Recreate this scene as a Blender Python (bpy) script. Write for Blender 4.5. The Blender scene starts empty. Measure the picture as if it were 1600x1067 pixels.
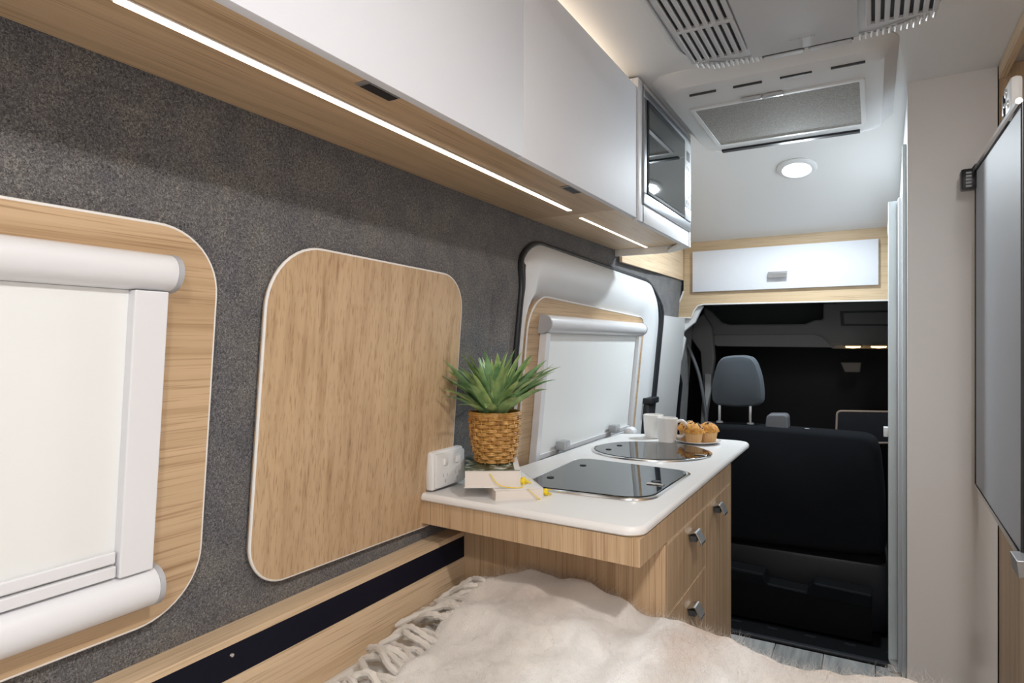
import bpy, bmesh, math, random
from mathutils import Vector, Matrix, noise
random.seed(7)
sc = bpy.context.scene
C = bpy.data.collections.new('camper_van'); sc.collection.children.link(C)

# ------------------------------------------------------------ camera
F = 985.0; U0 = 800.0; V0 = 537.0; UV = 1363.0
T = math.atan((UV - U0) / F); S_, C_ = math.sin(T), math.cos(T); H = 1.25
cam = bpy.data.objects.new('camera', bpy.data.cameras.new('camera')); C.objects.link(cam)
cam.location = (0, 0, H); cam.rotation_euler = (math.pi / 2, 0, T)
cam.data.sensor_width = 36; cam.data.lens = F / 1600 * 36; cam.data.shift_y = (V0 - 533.5) / 1600
cam.data.clip_start = 0.02
sc.camera = cam
# ------------------------------------------------------------ world, exposure
w = bpy.data.worlds.new('night'); sc.world = w; w.use_nodes = True
w.node_tree.nodes['Background'].inputs[0].default_value = (0.02, 0.025, 0.035, 1)
w.node_tree.nodes['Background'].inputs[1].default_value = 0.1
sc.view_settings.view_transform = 'Standard'; sc.view_settings.look = 'None'
sc.view_settings.gamma = 1; sc.view_settings.use_curve_mapping = False
sc.view_settings.exposure = 0.16
LAMP_W = 16.0         # watts of the downlight in the kitchen aisle
BED_FILL_W = 12.5      # watts of each unseen fill light added over the bed
LED_E = 2.6           # emission of the LED strips
COVE_E = 6.0

# ------------------------------------------------------------ pixel -> place
def ray(u, v):
    a = (u - U0) / F; b = (V0 - v) / F
    return Vector((-S_ + a * C_, C_ + a * S_, b))
def px(u, v, x): d = ray(u, v); k = x / d.x; return Vector((x, d.y * k, H + d.z * k))
def py(u, v, y): d = ray(u, v); k = y / d.y; return Vector((d.x * k, y, H + d.z * k))
def pz(u, v, z): d = ray(u, v); k = (z - H) / d.z; return Vector((d.x * k, d.y * k, z))
LEAN = 0.098
def wallx(z, off=0.0): return -0.985 + LEAN * (z - 0.85) + off
def pw(u, v, off=0.0):
    d = ray(u, v); k = (-0.985 + off + LEAN * (H - 0.85)) / (d.x - LEAN * d.z)
    return Vector((d.x * k, d.y * k, H + d.z * k))
def Wp(y, z, off=0.0): return Vector((wallx(z, off), y, z))

# ------------------------------------------------------------ materials
MATS = {}
def mat(name, col, rough=0.5, metal=0.0, **kw):
    m = bpy.data.materials.new(name); m.use_nodes = True
    b = m.node_tree.nodes['Principled BSDF']
    b.inputs['Base Color'].default_value = (*col, 1); b.inputs['Roughness'].default_value = rough
    b.inputs['Metallic'].default_value = metal
    for k, v in kw.items():
        b.inputs[k.replace('_', ' ')].default_value = v
    MATS[name] = m
    return m
def N(m, t, **kw):
    n = m.node_tree.nodes.new(t)
    for k, v in kw.items(): setattr(n, k, v)
    return n
def L(m, a, b): m.node_tree.links.new(a, b)
def coords(m, scale=(1, 1, 1), rot=(0, 0, 0)):
    tc = N(m, 'ShaderNodeNewGeometry'); mp = N(m, 'ShaderNodeMapping')
    mp.inputs['Scale'].default_value = scale; mp.inputs['Rotation'].default_value = rot
    L(m, tc.outputs['Position'], mp.inputs[0]); return mp.outputs[0]
def ramp(m, fac, stops):
    r = N(m, 'ShaderNodeValToRGB'); e = r.color_ramp.elements
    e[0].position, e[0].color = stops[0][0], (*stops[0][1], 1)
    e[1].position, e[1].color = stops[-1][0], (*stops[-1][1], 1)
    for p, c in stops[1:-1]:
        x = e.new(p); x.color = (*c, 1)
    L(m, fac, r.inputs[0]); return r.outputs[0]
def bump(m, h, strength, dist=0.002):
    b = N(m, 'ShaderNodeBump'); b.inputs['Strength'].default_value = strength; b.inputs['Distance'].default_value = dist
    L(m, h, b.inputs['Height']); L(m, b.outputs[0], m.node_tree.nodes['Principled BSDF'].inputs['Normal'])
def bc(m): return m.node_tree.nodes['Principled BSDF'].inputs['Base Color']

def oak(name, grain, light=(0.60, 0.425, 0.26), dark=(0.40, 0.255, 0.135), rough=0.42):
    """grain = axis index along which the grain runs"""
    m = mat(name, light, rough)
    sc1 = [55.0, 55.0, 55.0]; sc1[grain] = 0.55
    sc2 = [340.0, 340.0, 340.0]; sc2[grain] = 4.5
    sc3 = [7.0, 7.0, 7.0]; sc3[grain] = 0.7
    n1 = N(m, 'ShaderNodeTexNoise'); n1.inputs['Scale'].default_value = 1; n1.inputs['Detail'].default_value = 2
    n1.inputs['Distortion'].default_value = 0.25
    L(m, coords(m, sc1), n1.inputs['Vector'])
    n2 = N(m, 'ShaderNodeTexNoise'); n2.inputs['Scale'].default_value = 1; n2.inputs['Detail'].default_value = 2
    L(m, coords(m, sc2), n2.inputs['Vector'])
    n3 = N(m, 'ShaderNodeTexNoise'); n3.inputs['Scale'].default_value = 1; n3.inputs['Detail'].default_value = 2
    L(m, coords(m, sc3), n3.inputs['Vector'])
    mid = tuple((a * 0.6 + b * 0.4) for a, b in zip(light, dark))
    c1 = ramp(m, n1.outputs[0], [(0.22, dark), (0.36, mid), (0.56, light), (0.85, tuple(min(1, x * 1.08) for x in light))])
    c2 = ramp(m, n2.outputs[0], [(0.30, (0.62, 0.55, 0.48)), (0.46, (1, 1, 1))])
    c3 = ramp(m, n3.outputs[0], [(0.3, (0.88, 0.86, 0.84)), (0.7, (1.0, 1.0, 1.0))])
    x = N(m, 'ShaderNodeMix', data_type='RGBA', blend_type='MULTIPLY'); x.inputs[0].default_value = 0.85
    L(m, c1, x.inputs[6]); L(m, c2, x.inputs[7])
    y = N(m, 'ShaderNodeMix', data_type='RGBA', blend_type='MULTIPLY'); y.inputs[0].default_value = 1
    L(m, x.outputs[2], y.inputs[6]); L(m, c3, y.inputs[7]); L(m, y.outputs[2], bc(m))
    bump(m, n2.outputs[0], 0.12, 0.0006)
    return m
oak('oak_vertical', 2); oak('oak_along', 1); oak('oak_across', 0)
oak('pale_oak_along', 1, (0.76, 0.58, 0.39), (0.64, 0.46, 0.285))
oak('pale_oak_across', 0, (0.66, 0.50, 0.32), (0.54, 0.385, 0.23))

m = mat('felt', (0.06, 0.06, 0.06), 0.95, Sheen_Weight=0.25, Sheen_Roughness=0.5, Specular_IOR_Level=0.1)
n = N(m, 'ShaderNodeTexNoise'); n.inputs['Scale'].default_value = 330; n.inputs['Detail'].default_value = 3; n.inputs['Distortion'].default_value = 1.2
L(m, coords(m), n.inputs['Vector'])
n2 = N(m, 'ShaderNodeTexNoise'); n2.inputs['Scale'].default_value = 14; n2.inputs['Detail'].default_value = 3
L(m, coords(m), n2.inputs['Vector'])
cA = ramp(m, n.outputs[0], [(0.30, (0.045, 0.045, 0.048)), (0.5, (0.120, 0.119, 0.122)), (0.70, (0.265, 0.258, 0.258))])
cB = ramp(m, n2.outputs[0], [(0.35, (0.82, 0.82, 0.86)), (0.65, (1.1, 1.06, 1.0))])
x = N(m, 'ShaderNodeMix', data_type='RGBA', blend_type='MULTIPLY'); x.inputs[0].default_value = 1
L(m, cA, x.inputs[6]); L(m, cB, x.inputs[7]); L(m, x.outputs[2], bc(m)); bump(m, n.outputs[0], 0.6, 0.002)

mat('white_gloss', (0.74, 0.755, 0.77), 0.36)
mat('white_satin', (0.74, 0.745, 0.77), 0.5)
mat('white_edge', (0.80, 0.78, 0.75), 0.45)
mat('door_white', (0.74, 0.755, 0.80), 0.62, Specular_IOR_Level=0.3)
mat('ceiling_white', (0.80, 0.795, 0.785), 0.38)
mat('ceiling_front_white', (0.74, 0.75, 0.75), 0.5)
mat('partition', (0.80, 0.775, 0.76), 0.42)
mat('plastic_white', (0.74, 0.74, 0.735), 0.5)
mat('plastic_grey', (0.36, 0.37, 0.38), 0.4)
mat('plastic_light', (0.52, 0.53, 0.545), 0.3)
mat('pillar_light', (0.66, 0.66, 0.66), 0.45)
mat('silver', (0.52, 0.54, 0.55), 0.35)
mat('blind_fabric', (0.78, 0.79, 0.78), 0.8)
mat('blind_metal', (0.74, 0.74, 0.76), 0.25)
mat('cap_grey', (0.42, 0.42, 0.44), 0.45)
mat('black', (0.006, 0.007, 0.010), 0.5)
mat('black_band', (0.004, 0.005, 0.014), 0.6, Specular_IOR_Level=0.2)
mat('rubber', (0.018, 0.020, 0.024), 0.45)
mat('steel', (0.42, 0.44, 0.47), 0.28, 1.0)
mat('chrome', (0.80, 0.80, 0.80), 0.14, 1.0)
mat('brushed', (0.50, 0.49, 0.48), 0.25, 1.0)
mat('black_glass', (0.012, 0.016, 0.019), 0.03, IOR=1.75)
mat('microwave_glass', (0.012, 0.018, 0.020), 0.03, IOR=2.1)
mat('dark_panel', (0.05, 0.055, 0.06), 0.3)
mat('worktop', (0.80, 0.79, 0.78), 0.32)
mat('mug', (0.82, 0.80, 0.78), 0.18)
mat('grey_panel', (0.40, 0.40, 0.42), 0.55, Specular_IOR_Level=0.15)
mat('bracket', (0.012, 0.012, 0.014), 0.3)
mat('grey_metal', (0.36, 0.36, 0.37), 0.35, 0.7)
mat('sill', (0.70, 0.75, 0.75), 0.3)
mat('pillar_grey', (0.42, 0.42, 0.42), 0.6)
mat('headliner', (0.22, 0.215, 0.21), 0.85)
mat('headliner_dark', (0.075, 0.08, 0.08), 0.85)
mat('seat_trim', (0.12, 0.125, 0.135), 0.45)
mat('mat_black', (0.0025, 0.0032, 0.0042), 0.6, Specular_IOR_Level=0.15)
mat('tan_edge', (0.40, 0.30, 0.24), 0.5)
mat('screen_dark', (0.02, 0.022, 0.026), 0.25)
mat('yellow', (0.85, 0.62, 0.02), 0.6)
mat('pink_print', (0.62, 0.32, 0.28), 0.6)
mat('print_black', (0.03, 0.03, 0.03), 0.5)
mat('mattress', (0.75, 0.73, 0.70), 0.9)
mat('choc', (0.035, 0.014, 0.006), 0.45)
mat('cake_side', (0.62, 0.30, 0.09), 0.8)
m = mat('paper_case', (0.66, 0.40, 0.18), 0.7)

m = mat('seat_fabric', (0.006, 0.0068, 0.0085), 0.9, Specular_IOR_Level=0.12)
n = N(m, 'ShaderNodeTexNoise'); n.inputs['Scale'].default_value = 900; L(m, coords(m), n.inputs['Vector']); bump(m, n.outputs[0], 0.4, 0.001)
m = mat('headrest_fabric', (0.055, 0.066, 0.078), 0.9)
n = N(m, 'ShaderNodeTexNoise'); n.inputs['Scale'].default_value = 900; L(m, coords(m), n.inputs['Vector']); bump(m, n.outputs[0], 0.4, 0.001)

m = mat('flyscreen', (0.33, 0.31, 0.285), 0.85)
n = N(m, 'ShaderNodeTexNoise'); n.inputs['Scale'].default_value = 420; n.inputs['Detail'].default_value = 3; L(m, coords(m), n.inputs['Vector'])
L(m, ramp(m, n.outputs[0], [(0.35, (0.20, 0.188, 0.172)), (0.65, (0.44, 0.42, 0.385))]), bc(m))

m = mat('plank', (0.3, 0.3, 0.3), 0.45)
n = N(m, 'ShaderNodeTexNoise'); n.inputs['Scale'].default_value = 1; n.inputs['Detail'].default_value = 4; L(m, coords(m, (40, 4, 10)), n.inputs['Vector'])
oi = N(m, 'ShaderNodeObjectInfo')
cA = ramp(m, n.outputs[0], [(0.3, (0.20, 0.205, 0.205)), (0.7, (0.42, 0.42, 0.41))])
cB = ramp(m, oi.outputs['Random'], [(0.0, (0.75, 0.75, 0.75)), (1.0, (1.1, 1.1, 1.1))])
x = N(m, 'ShaderNodeMix', data_type='RGBA', blend_type='MULTIPLY'); x.inputs[0].default_value = 1
L(m, cA, x.inputs[6]); L(m, cB, x.inputs[7]); L(m, x.outputs[2], bc(m))

m = mat('leaf', (0.10, 0.24, 0.07), 0.45)
n = N(m, 'ShaderNodeTexNoise'); n.inputs['Scale'].default_value = 28; L(m, coords(m), n.inputs['Vector'])
oi = N(m, 'ShaderNodeObjectInfo')
cA = ramp(m, n.outputs[0], [(0.3, (0.13, 0.26, 0.10)), (0.7, (0.40, 0.56, 0.26))])
cB = ramp(m, oi.outputs['Random'], [(0.0, (0.75, 0.9, 0.95)), (0.6, (1.1, 1.05, 0.9)), (1.0, (1.6, 1.35, 1.2))])
x = N(m, 'ShaderNodeMix', data_type='RGBA', blend_type='MULTIPLY'); x.inputs[0].default_value = 1
L(m, cA, x.inputs[6]); L(m, cB, x.inputs[7]); L(m, x.outputs[2], bc(m))

m = mat('wicker', (0.42, 0.22, 0.06), 0.45)
n = N(m, 'ShaderNodeTexNoise'); n.inputs['Scale'].default_value = 90; n.inputs['Detail'].default_value = 3; L(m, coords(m), n.inputs['Vector'])
L(m, ramp(m, n.outputs[0], [(0.3, (0.30, 0.13, 0.025)), (0.55, (0.50, 0.27, 0.075)), (0.75, (0.66, 0.40, 0.14))]), bc(m))
mat('wicker_dark', (0.16, 0.07, 0.015), 0.6)

m = mat('muffin', (0.62, 0.29, 0.06), 0.75)
n = N(m, 'ShaderNodeTexNoise'); n.inputs['Scale'].default_value = 110; n.inputs['Detail'].default_value = 4; L(m, coords(m), n.inputs['Vector'])
L(m, ramp(m, n.outputs[0], [(0.3, (0.40, 0.15, 0.025)), (0.55, (0.68, 0.33, 0.07)), (0.75, (0.80, 0.47, 0.14))]), bc(m)); bump(m, n.outputs[0], 0.8, 0.003)

m = mat('pages', (0.72, 0.66, 0.60), 0.8)
wv = N(m, 'ShaderNodeTexWave', bands_direction='Z'); wv.inputs['Scale'].default_value = 260; wv.inputs['Distortion'].default_value = 1.5
L(m, coords(m), wv.inputs['Vector'])
L(m, ramp(m, wv.outputs[0], [(0.0, (0.66, 0.60, 0.545)), (1.0, (0.78, 0.715, 0.66))]), bc(m))
m = mat('book_cover', (0.8, 0.8, 0.8), 0.3)
n = N(m, 'ShaderNodeTexNoise'); n.inputs['Scale'].default_value = 34; n.inputs['Detail'].default_value = 3; n.inputs['Distortion'].default_value = 1.0
L(m, coords(m), n.inputs['Vector'])
L(m, ramp(m, n.outputs[0], [(0.36, (0.012, 0.02, 0.018)), (0.47, (0.05, 0.085, 0.06)), (0.56, (0.16, 0.20, 0.15)), (0.68, (0.75, 0.76, 0.72))]), bc(m))
mat('cover_white', (0.82, 0.80, 0.78), 0.35)

# blanket: soft woven plaid in cream, white and faint pink-brown
m = mat('wool', (0.7, 0.66, 0.6), 0.95, Sheen_Weight=0.35, Sheen_Roughness=0.4, Specular_IOR_Level=0.1)
tc = N(m, 'ShaderNodeUVMap'); tc.uv_map = 'UVMap'
nz = N(m, 'ShaderNodeTexNoise'); nz.inputs['Scale'].default_value = 26; nz.inputs['Detail'].default_value = 3
L(m, tc.outputs[0], nz.inputs['Vector'])
sx = N(m, 'ShaderNodeSeparateXYZ')
ad = N(m, 'ShaderNodeMix', data_type='RGBA', blend_type='LINEAR_LIGHT'); ad.inputs[0].default_value = 0.035
L(m, tc.outputs[0], ad.inputs[6]); L(m, nz.outputs[1], ad.inputs[7]); L(m, ad.outputs[2], sx.inputs[0])
cream, white, blush, taupe = (0.74, 0.685, 0.63), (0.90, 0.89, 0.875), (0.68, 0.585, 0.52), (0.60, 0.54, 0.49)
cu = ramp(m, sx.outputs[0], [(0.0, cream), (0.10, cream), (0.14, taupe), (0.20, taupe), (0.25, cream), (0.30, white), (0.42, white), (0.46, blush), (0.50, blush), (0.55, white), (0.66, cream), (1.0, cream)])
cv = ramp(m, sx.outputs[1], [(0.0, white), (0.40, white), (0.47, taupe), (0.53, taupe), (0.58, white), (0.76, white), (0.82, blush), (0.88, blush), (0.93, cream), (1.0, cream)])
x = N(m, 'ShaderNodeMix', data_type='RGBA', blend_type='MIX'); x.inputs[0].default_value = 0.38
L(m, cu, x.inputs[6]); L(m, cv, x.inputs[7]); L(m, x.outputs[2], bc(m))
nf = N(m, 'ShaderNodeTexNoise'); nf.inputs['Scale'].default_value = 420; nf.inputs['Detail'].default_value = 4; L(m, coords(m), nf.inputs['Vector'])
bump(m, nf.outputs[0], 0.7, 0.004)
mat('tassel_wool', (0.62, 0.575, 0.52), 0.95, Sheen_Weight=0.3)

def emis(name, col, e):
    m = bpy.data.materials.new(name); m.use_nodes = True; nt = m.node_tree
    b = nt.nodes['Principled BSDF']; b.inputs['Base Color'].default_value = (*col, 1)
    b.inputs['Emission Color'].default_value = (*col, 1); b.inputs['Emission Strength'].default_value = e
    MATS[name] = m
emis('led', (1.0, 0.86, 0.70), LED_E); emis('cove', (1.0, 0.84, 0.66), COVE_E)
emis('lamp_glow', (0.92, 0.97, 1.0), 9.0); emis('cab_glow', (1.0, 0.62, 0.25), 7.0)

# ------------------------------------------------------------ mesh helpers
class MB:
    def __init__(s): s.v = []; s.f = []; s.sm = []
    def add(s, vs, fs, smooth=False):
        o = len(s.v); s.v += [Vector(p) for p in vs]
        s.f += [[i + o for i in f] for f in fs]; s.sm += [smooth] * len(fs); return s
    def box(s, x0, x1, y0, y1, z0, z1, bev=0.0, seg=2, M=None):
        x0, x1 = sorted((x0, x1)); y0, y1 = sorted((y0, y1)); z0, z1 = sorted((z0, z1))
        bm = bmesh.new(); bmesh.ops.create_cube(bm, size=1)
        for q in bm.verts: q.co = Vector(((x0 + x1) / 2 + q.co.x * (x1 - x0), (y0 + y1) / 2 + q.co.y * (y1 - y0), (z0 + z1) / 2 + q.co.z * (z1 - z0)))
        if bev > 0:
            bmesh.ops.bevel(bm, geom=bm.edges[:], offset=min(bev, 0.49 * min(x1 - x0, y1 - y0, z1 - z0)), segments=seg, affect='EDGES', profile=0.5)
        return s.frombm(bm, bev > 0 and seg > 1, M)
    def frombm(s, bm, smooth=False, M=None):
        bm.verts.index_update()
        vs = [(M @ q.co if M else q.co.copy()) for q in bm.verts]; fs = [[q.index for q in f.verts] for f in bm.faces]
        bm.free(); return s.add(vs, fs, smooth)
    def prism(s, pts, off, smooth=False):
        """closed 3D outline extruded by vector off"""
        pts = [Vector(p) for p in pts]; off = Vector(off); n = len(pts)
        vs = pts + [p + off for p in pts]
        s.add(vs, [list(range(n)), list(range(2 * n - 1, n - 1, -1))])
        s.add(vs, [[i, i + n, (i + 1) % n + n, (i + 1) % n] for i in range(n)], smooth); return s
    def loft(s, rings, closed=True, cap0=False, cap1=False, smooth=True):
        n = len(rings[0]); vs = [p for r in rings for p in r]; fs = []
        for k in range(len(rings) - 1):
            for i in range(n if closed else n - 1):
                j = (i + 1) % n
                fs.append([k * n + i, k * n + j, (k + 1) * n + j, (k + 1) * n + i])
        s.add(vs, fs, smooth)
        if cap0: s.add(rings[0], [list(range(n - 1, -1, -1))])
        if cap1: s.add(rings[-1], [list(range(n))])
        return s
    def tube(s, path, r, n=8, closed=False, cap=True):
        path = [Vector(p) for p in path]; rings = []; m = len(path); up = None
        for i, p in enumerate(path):
            a = path[(i - 1) % m] if (closed or i > 0) else p; b = path[(i + 1) % m] if (closed or i < m - 1) else p
            t = (b - a).normalized()
            if up is None: up = Vector((0, 0, 1)) if abs(t.z) < 0.9 else Vector((1, 0, 0))
            e1 = t.cross(up).normalized(); e2 = e1.cross(t).normalized(); up = e2
            rr = r[i] if isinstance(r, (list, tuple)) else r
            rings.append([p + e1 * math.cos(2 * math.pi * k / n) * rr + e2 * math.sin(2 * math.pi * k / n) * rr for k in range(n)])
        if closed: rings.append(rings[0])
        return s.loft(rings, True, cap and not closed, cap and not closed)
    def lathe(s, prof, c, n=32, cap0=True, cap1=True, R=None):
        c = Vector(c); R = R or Matrix.Identity(3)
        rings = [[c + R @ Vector((r * math.cos(2 * math.pi * k / n), r * math.sin(2 * math.pi * k / n), z)) for k in range(n)] for r, z in prof]
        return s.loft(rings, True, cap0, cap1)
    def build(s, name, m, parent=None, bevel=None):
        org = Vector((0, 0, 0))
        if parent is not None:
            q = parent
            while q is not None: org = org + q.location; q = q.parent
        else:
            lo = [min(p[i] for p in s.v) for i in range(3)]; hi = [max(p[i] for p in s.v) for i in range(3)]
            org = Vector(((lo[0] + hi[0]) / 2, (lo[1] + hi[1]) / 2, lo[2]))
        me = bpy.data.meshes.new(name); me.from_pydata([p - org for p in s.v], [], s.f)
        bm = bmesh.new(); bm.from_mesh(me); bmesh.ops.remove_doubles(bm, verts=bm.verts, dist=1e-6)
        bmesh.ops.recalc_face_normals(bm, faces=bm.faces); bm.to_mesh(me); bm.free()
        if any(s.sm):
            me.polygons.foreach_set('use_smooth', [True] * len(me.polygons))
            try: me.set_sharp_from_angle(angle=math.radians(38))
            except Exception: pass
        me.materials.append(MATS[m])
        o = bpy.data.objects.new(name, me); C.objects.link(o)
        if parent is not None: o.parent = parent
        else: o.location = org
        if bevel:
            bv = o.modifiers.new('bevel', 'BEVEL'); bv.width = bevel; bv.segments = 2; bv.limit_method = 'ANGLE'
        return o
def tag(o, label, cat, group=None):
    o['label'] = label; o['category'] = cat
    if group: o['group'] = group
    return o
def thing(name, label, cat, loc, group=None):
    o = bpy.data.objects.new(name, None); C.objects.link(o); o.location = loc; o.empty_display_size = 0.05
    return tag(o, label, cat, group)
def struct(name, mb, m, label, parent=None):
    o = mb.build(name, m, parent)
    if parent is None: o['kind'] = 'structure'; o['label'] = label; o['category'] = name.split('_')[0]
    return o
def sthing(name, label, loc):
    o = bpy.data.objects.new(name, None); C.objects.link(o); o.location = loc; o.empty_display_size = 0.05
    o['kind'] = 'structure'; o['label'] = label; o['category'] = name.split('_')[0]; return o
def rounded(pts, rad, seg=8):
    """round every corner of a closed 3D polygon; rad one value or list; always len(pts)*(seg+1) points"""
    pts = [Vector(p) for p in pts]; n = len(pts); out = []
    for i, p in enumerate(pts):
        a = pts[i - 1] - p; b = pts[(i + 1) % n] - p
        r = rad[i] if isinstance(rad, (list, tuple)) else rad
        ra = min(r, a.length * 0.49); rb = min(r, b.length * 0.49)
        A = p + a.normalized() * ra; B = p + b.normalized() * rb
        # conic arc close to a circle
        for k in range(seg + 1):
            t = k / seg; w_ = 0.72
            den = (1 - t) ** 2 + 2 * w_ * t * (1 - t) + t * t
            out.append((A * (1 - t) ** 2 + p * (2 * w_ * t * (1 - t)) + B * t * t) / den)
    return out
def lerp(a, b, t): return a + (b - a) * t
def bb(name, m, parent, *a, **k): return MB().box(*a, **k).build(name, m, parent)

# ============================================================ SETTING
ZC = 2.10; YB = 3.60; XR = 0.95; YR = -0.75; XL = -1.12
ZTOP = 1.823
def zceil(y):
    if y <= 2.72: return ZC
    return ZC - (ZC - ZTOP) * ((y - 2.72) / (YB - 2.72)) ** 1.25
# floor with planks
fl = sthing('floor', 'grey wood-look plank floor of the aisle', (0, 1, 0))
bb('subfloor', 'mat_black', fl, XL, XR, YR, 5.6, -0.06, -0.011)
pm = MB().box(-0.0888, 0.0888, -0.599, 0.599, -0.0100, 0.0, 0.0015, 1).v
proto = None
for i, xc in enumerate([-0.62, -0.44, -0.26, -0.08, 0.10]):
    for j in range(2):
        yc = 0.95 + j * 1.2 + (i * 0.37) % 0.6
        y0, y1 = yc - 0.6, min(yc + 0.6, 2.83)
        if y0 > 2.75: continue
        bb('plank', 'plank', fl, xc - 0.0888, xc + 0.0888, y0 + 0.001, y1 - 0.001, -0.011, 0.0, bev=0.0015, seg=1)
# ceiling
mb = MB(); ys = [YR, 0.5, 1.5, 2.4, 2.72] + [2.72 + 0.88 * k / 14 for k in range(1, 15)]
mb.loft([[Vector((x, y, zceil(y))) for x in (XL, XR)] for y in ys], closed=False)
mb.loft([[Vector((x, y, zceil(y) + 0.03)) for x in (XL, XR)] for y in ys], closed=False)
struct('ceiling', mb, 'ceiling_white', 'smooth white van ceiling sloping down toward the cab')
# left wall: leaning felt lining with a rounded opening for the sliding door
def felt_x(y, z):
    x = wallx(z)
    if z > 1.40:
        t = min(1, (z - 1.40) / 0.14); t = t * t * (3 - 2 * t)
        x = lerp(wallx(1.40) + LEAN * (min(z, 1.46) - 1.40), -0.944 - 0.02 * (max(-0.6, (y - 0.9)) if y < 2.6 else max(0.0, 1.7 * (3.3 - y) / 0.7)), t)
    return x
mb = MB(); zs = [0, 0.4, 0.75, 0.9, 1.1, 1.3, 1.38] + [1.40 + 0.02 * k for k in range(1, 9)] + [1.65, 1.8, 2.0, ZC]
ysw = [YR + (1.52 - YR) * k / 40 for k in range(41)]
mb.loft([[Vector((felt_x(y, z) + 0.0025 * noise.noise(Vector((y * 5, z * 5, 3))), y, z)) for z in zs] for y in ysw], closed=False)
DY0, DY1, DZ0, DZ1 = 1.665, 3.165, 0.06, 1.572
hole = rounded([(0, DY0, DZ0), (0, DY1, DZ0), (0, DY1, DZ1 - 0.02), (0, DY0 + 0.012, DZ1 + 0.012)], [0.05, 0.05, 0.2, 0.2], 10)
OY0, OY1, OZ0, OZ1 = 1.52, 4.0, 0.0, ZC
def outer(p):
    cy, cz = (DY0 + DY1) / 2, 0.85
    dy, dz = p.y - cy, p.z - cz
    k = min([((OY1 if dy > 0 else OY0) - cy) / dy if abs(dy) > 1e-6 else 9e9, ((OZ1 if dz > 0 else OZ0) - cz) / dz if abs(dz) > 1e-6 else 9e9])
    return Vector((0, cy + dy * k, cz + dz * k))
outl = [outer(p) for p in hole]
for q in ((OY0, OZ0), (OY1, OZ0), (OY1, OZ1), (OY0, OZ1)):
    i = min(range(len(outl)), key=lambda i: (outl[i].y - q[0]) ** 2 + (outl[i].z - q[1]) ** 2); outl[i] = Vector((0, *q))
def onf(p, off=0.0): return Vector((felt_x(p.y, p.z) + off, p.y, p.z))
rings = [[onf(lerp(h, o, t)) for h, o in zip(hole, outl)] for t in [0, 0.05, 0.12, 0.25, 0.4, 0.6, 0.8, 1]]
rings.insert(0, [onf(p, -0.012) for p in hole])
rings.insert(0, [onf(p, -0.075) for p in hole])
mb.loft(rings)
struct('wall_left', mb, 'felt', 'dark grey felt lined van side wall with door opening')
# right bathroom block, right wall, rear wall, cab shell
PY = 2.42
mb = MB().box(0.099, 0.334, PY, PY + 0.03, 0, ZC)
struct('wall_partition', mb, 'partition', 'plain white bathroom partition facing the bed')
mb = MB().box(0.105, 0.13, PY + 0.03, YB, 0, ZC)
struct('wall_aisle', mb, 'white_satin', 'white bathroom side wall along the aisle')
mb = MB().box(XR, XR + 0.03, YR, PY, 0, ZC)
struct('wall_right', mb, 'white_satin', 'white right side wall of the van')
mb = MB().box(XL, XR, YR - 0.03, YR, 0, ZC)
struct('wall_rear', mb, 'white_satin', 'white rear wall of the van')
# tall oak cupboard on the right next to the partition
cup = thing('tall_cupboard', 'tall oak cupboard with open top recess beside the white partition', 'cupboard', (0.50, 1.8, 0))
bb('side_panel', 'oak_vertical', cup, 0.337, XR, PY - 0.019, PY - 0.001, 0.0, ZC - 0.002)
bb('front_board', 'oak_vertical', cup, 0.336, 0.355, 0.6, PY - 0.020, 0.0, 1.02)
bb('top_rail', 'pale_oak_along', cup, 0.334, 0.352, 0.6, PY - 0.020, 2.055, ZC - 0.002)
bb('back_panel', 'oak_vertical', cup, 0.60, 0.615, 0.6, PY - 0.020, 1.02, 2.055)

# ============================================================ WALL PANELS
def quad(c, off): return [pw(u, v, off) for u, v in c]
def wall_board(name, label, corners, rad, m, cat):
    off = 0.014
    q = rounded(quad(corners, off), rad, 12)
    ctr = sum(q, Vector()) / len(q)
    t = thing(name, label, cat, (ctr.x - 0.01, ctr.y, min(p.z for p in q)))
    MB().prism(q, (-0.011, 0, 0)).build('board', m, t)
    MB().tube([p + Vector((-0.003, 0, 0)) for p in q], 0.0033, 8, closed=True).build('edge_trim', 'white_edge', t)
    return t
wall_board('wall_panel', 'upright oak veneer wall panel with rounded corners and white edging, left of the plant', [(424, 375), (724.5, 434), (700.5, 808.5), (387, 925)], [0.12, 0.085, 0.1, 0.085], 'oak_vertical', 'wall panel')
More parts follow.
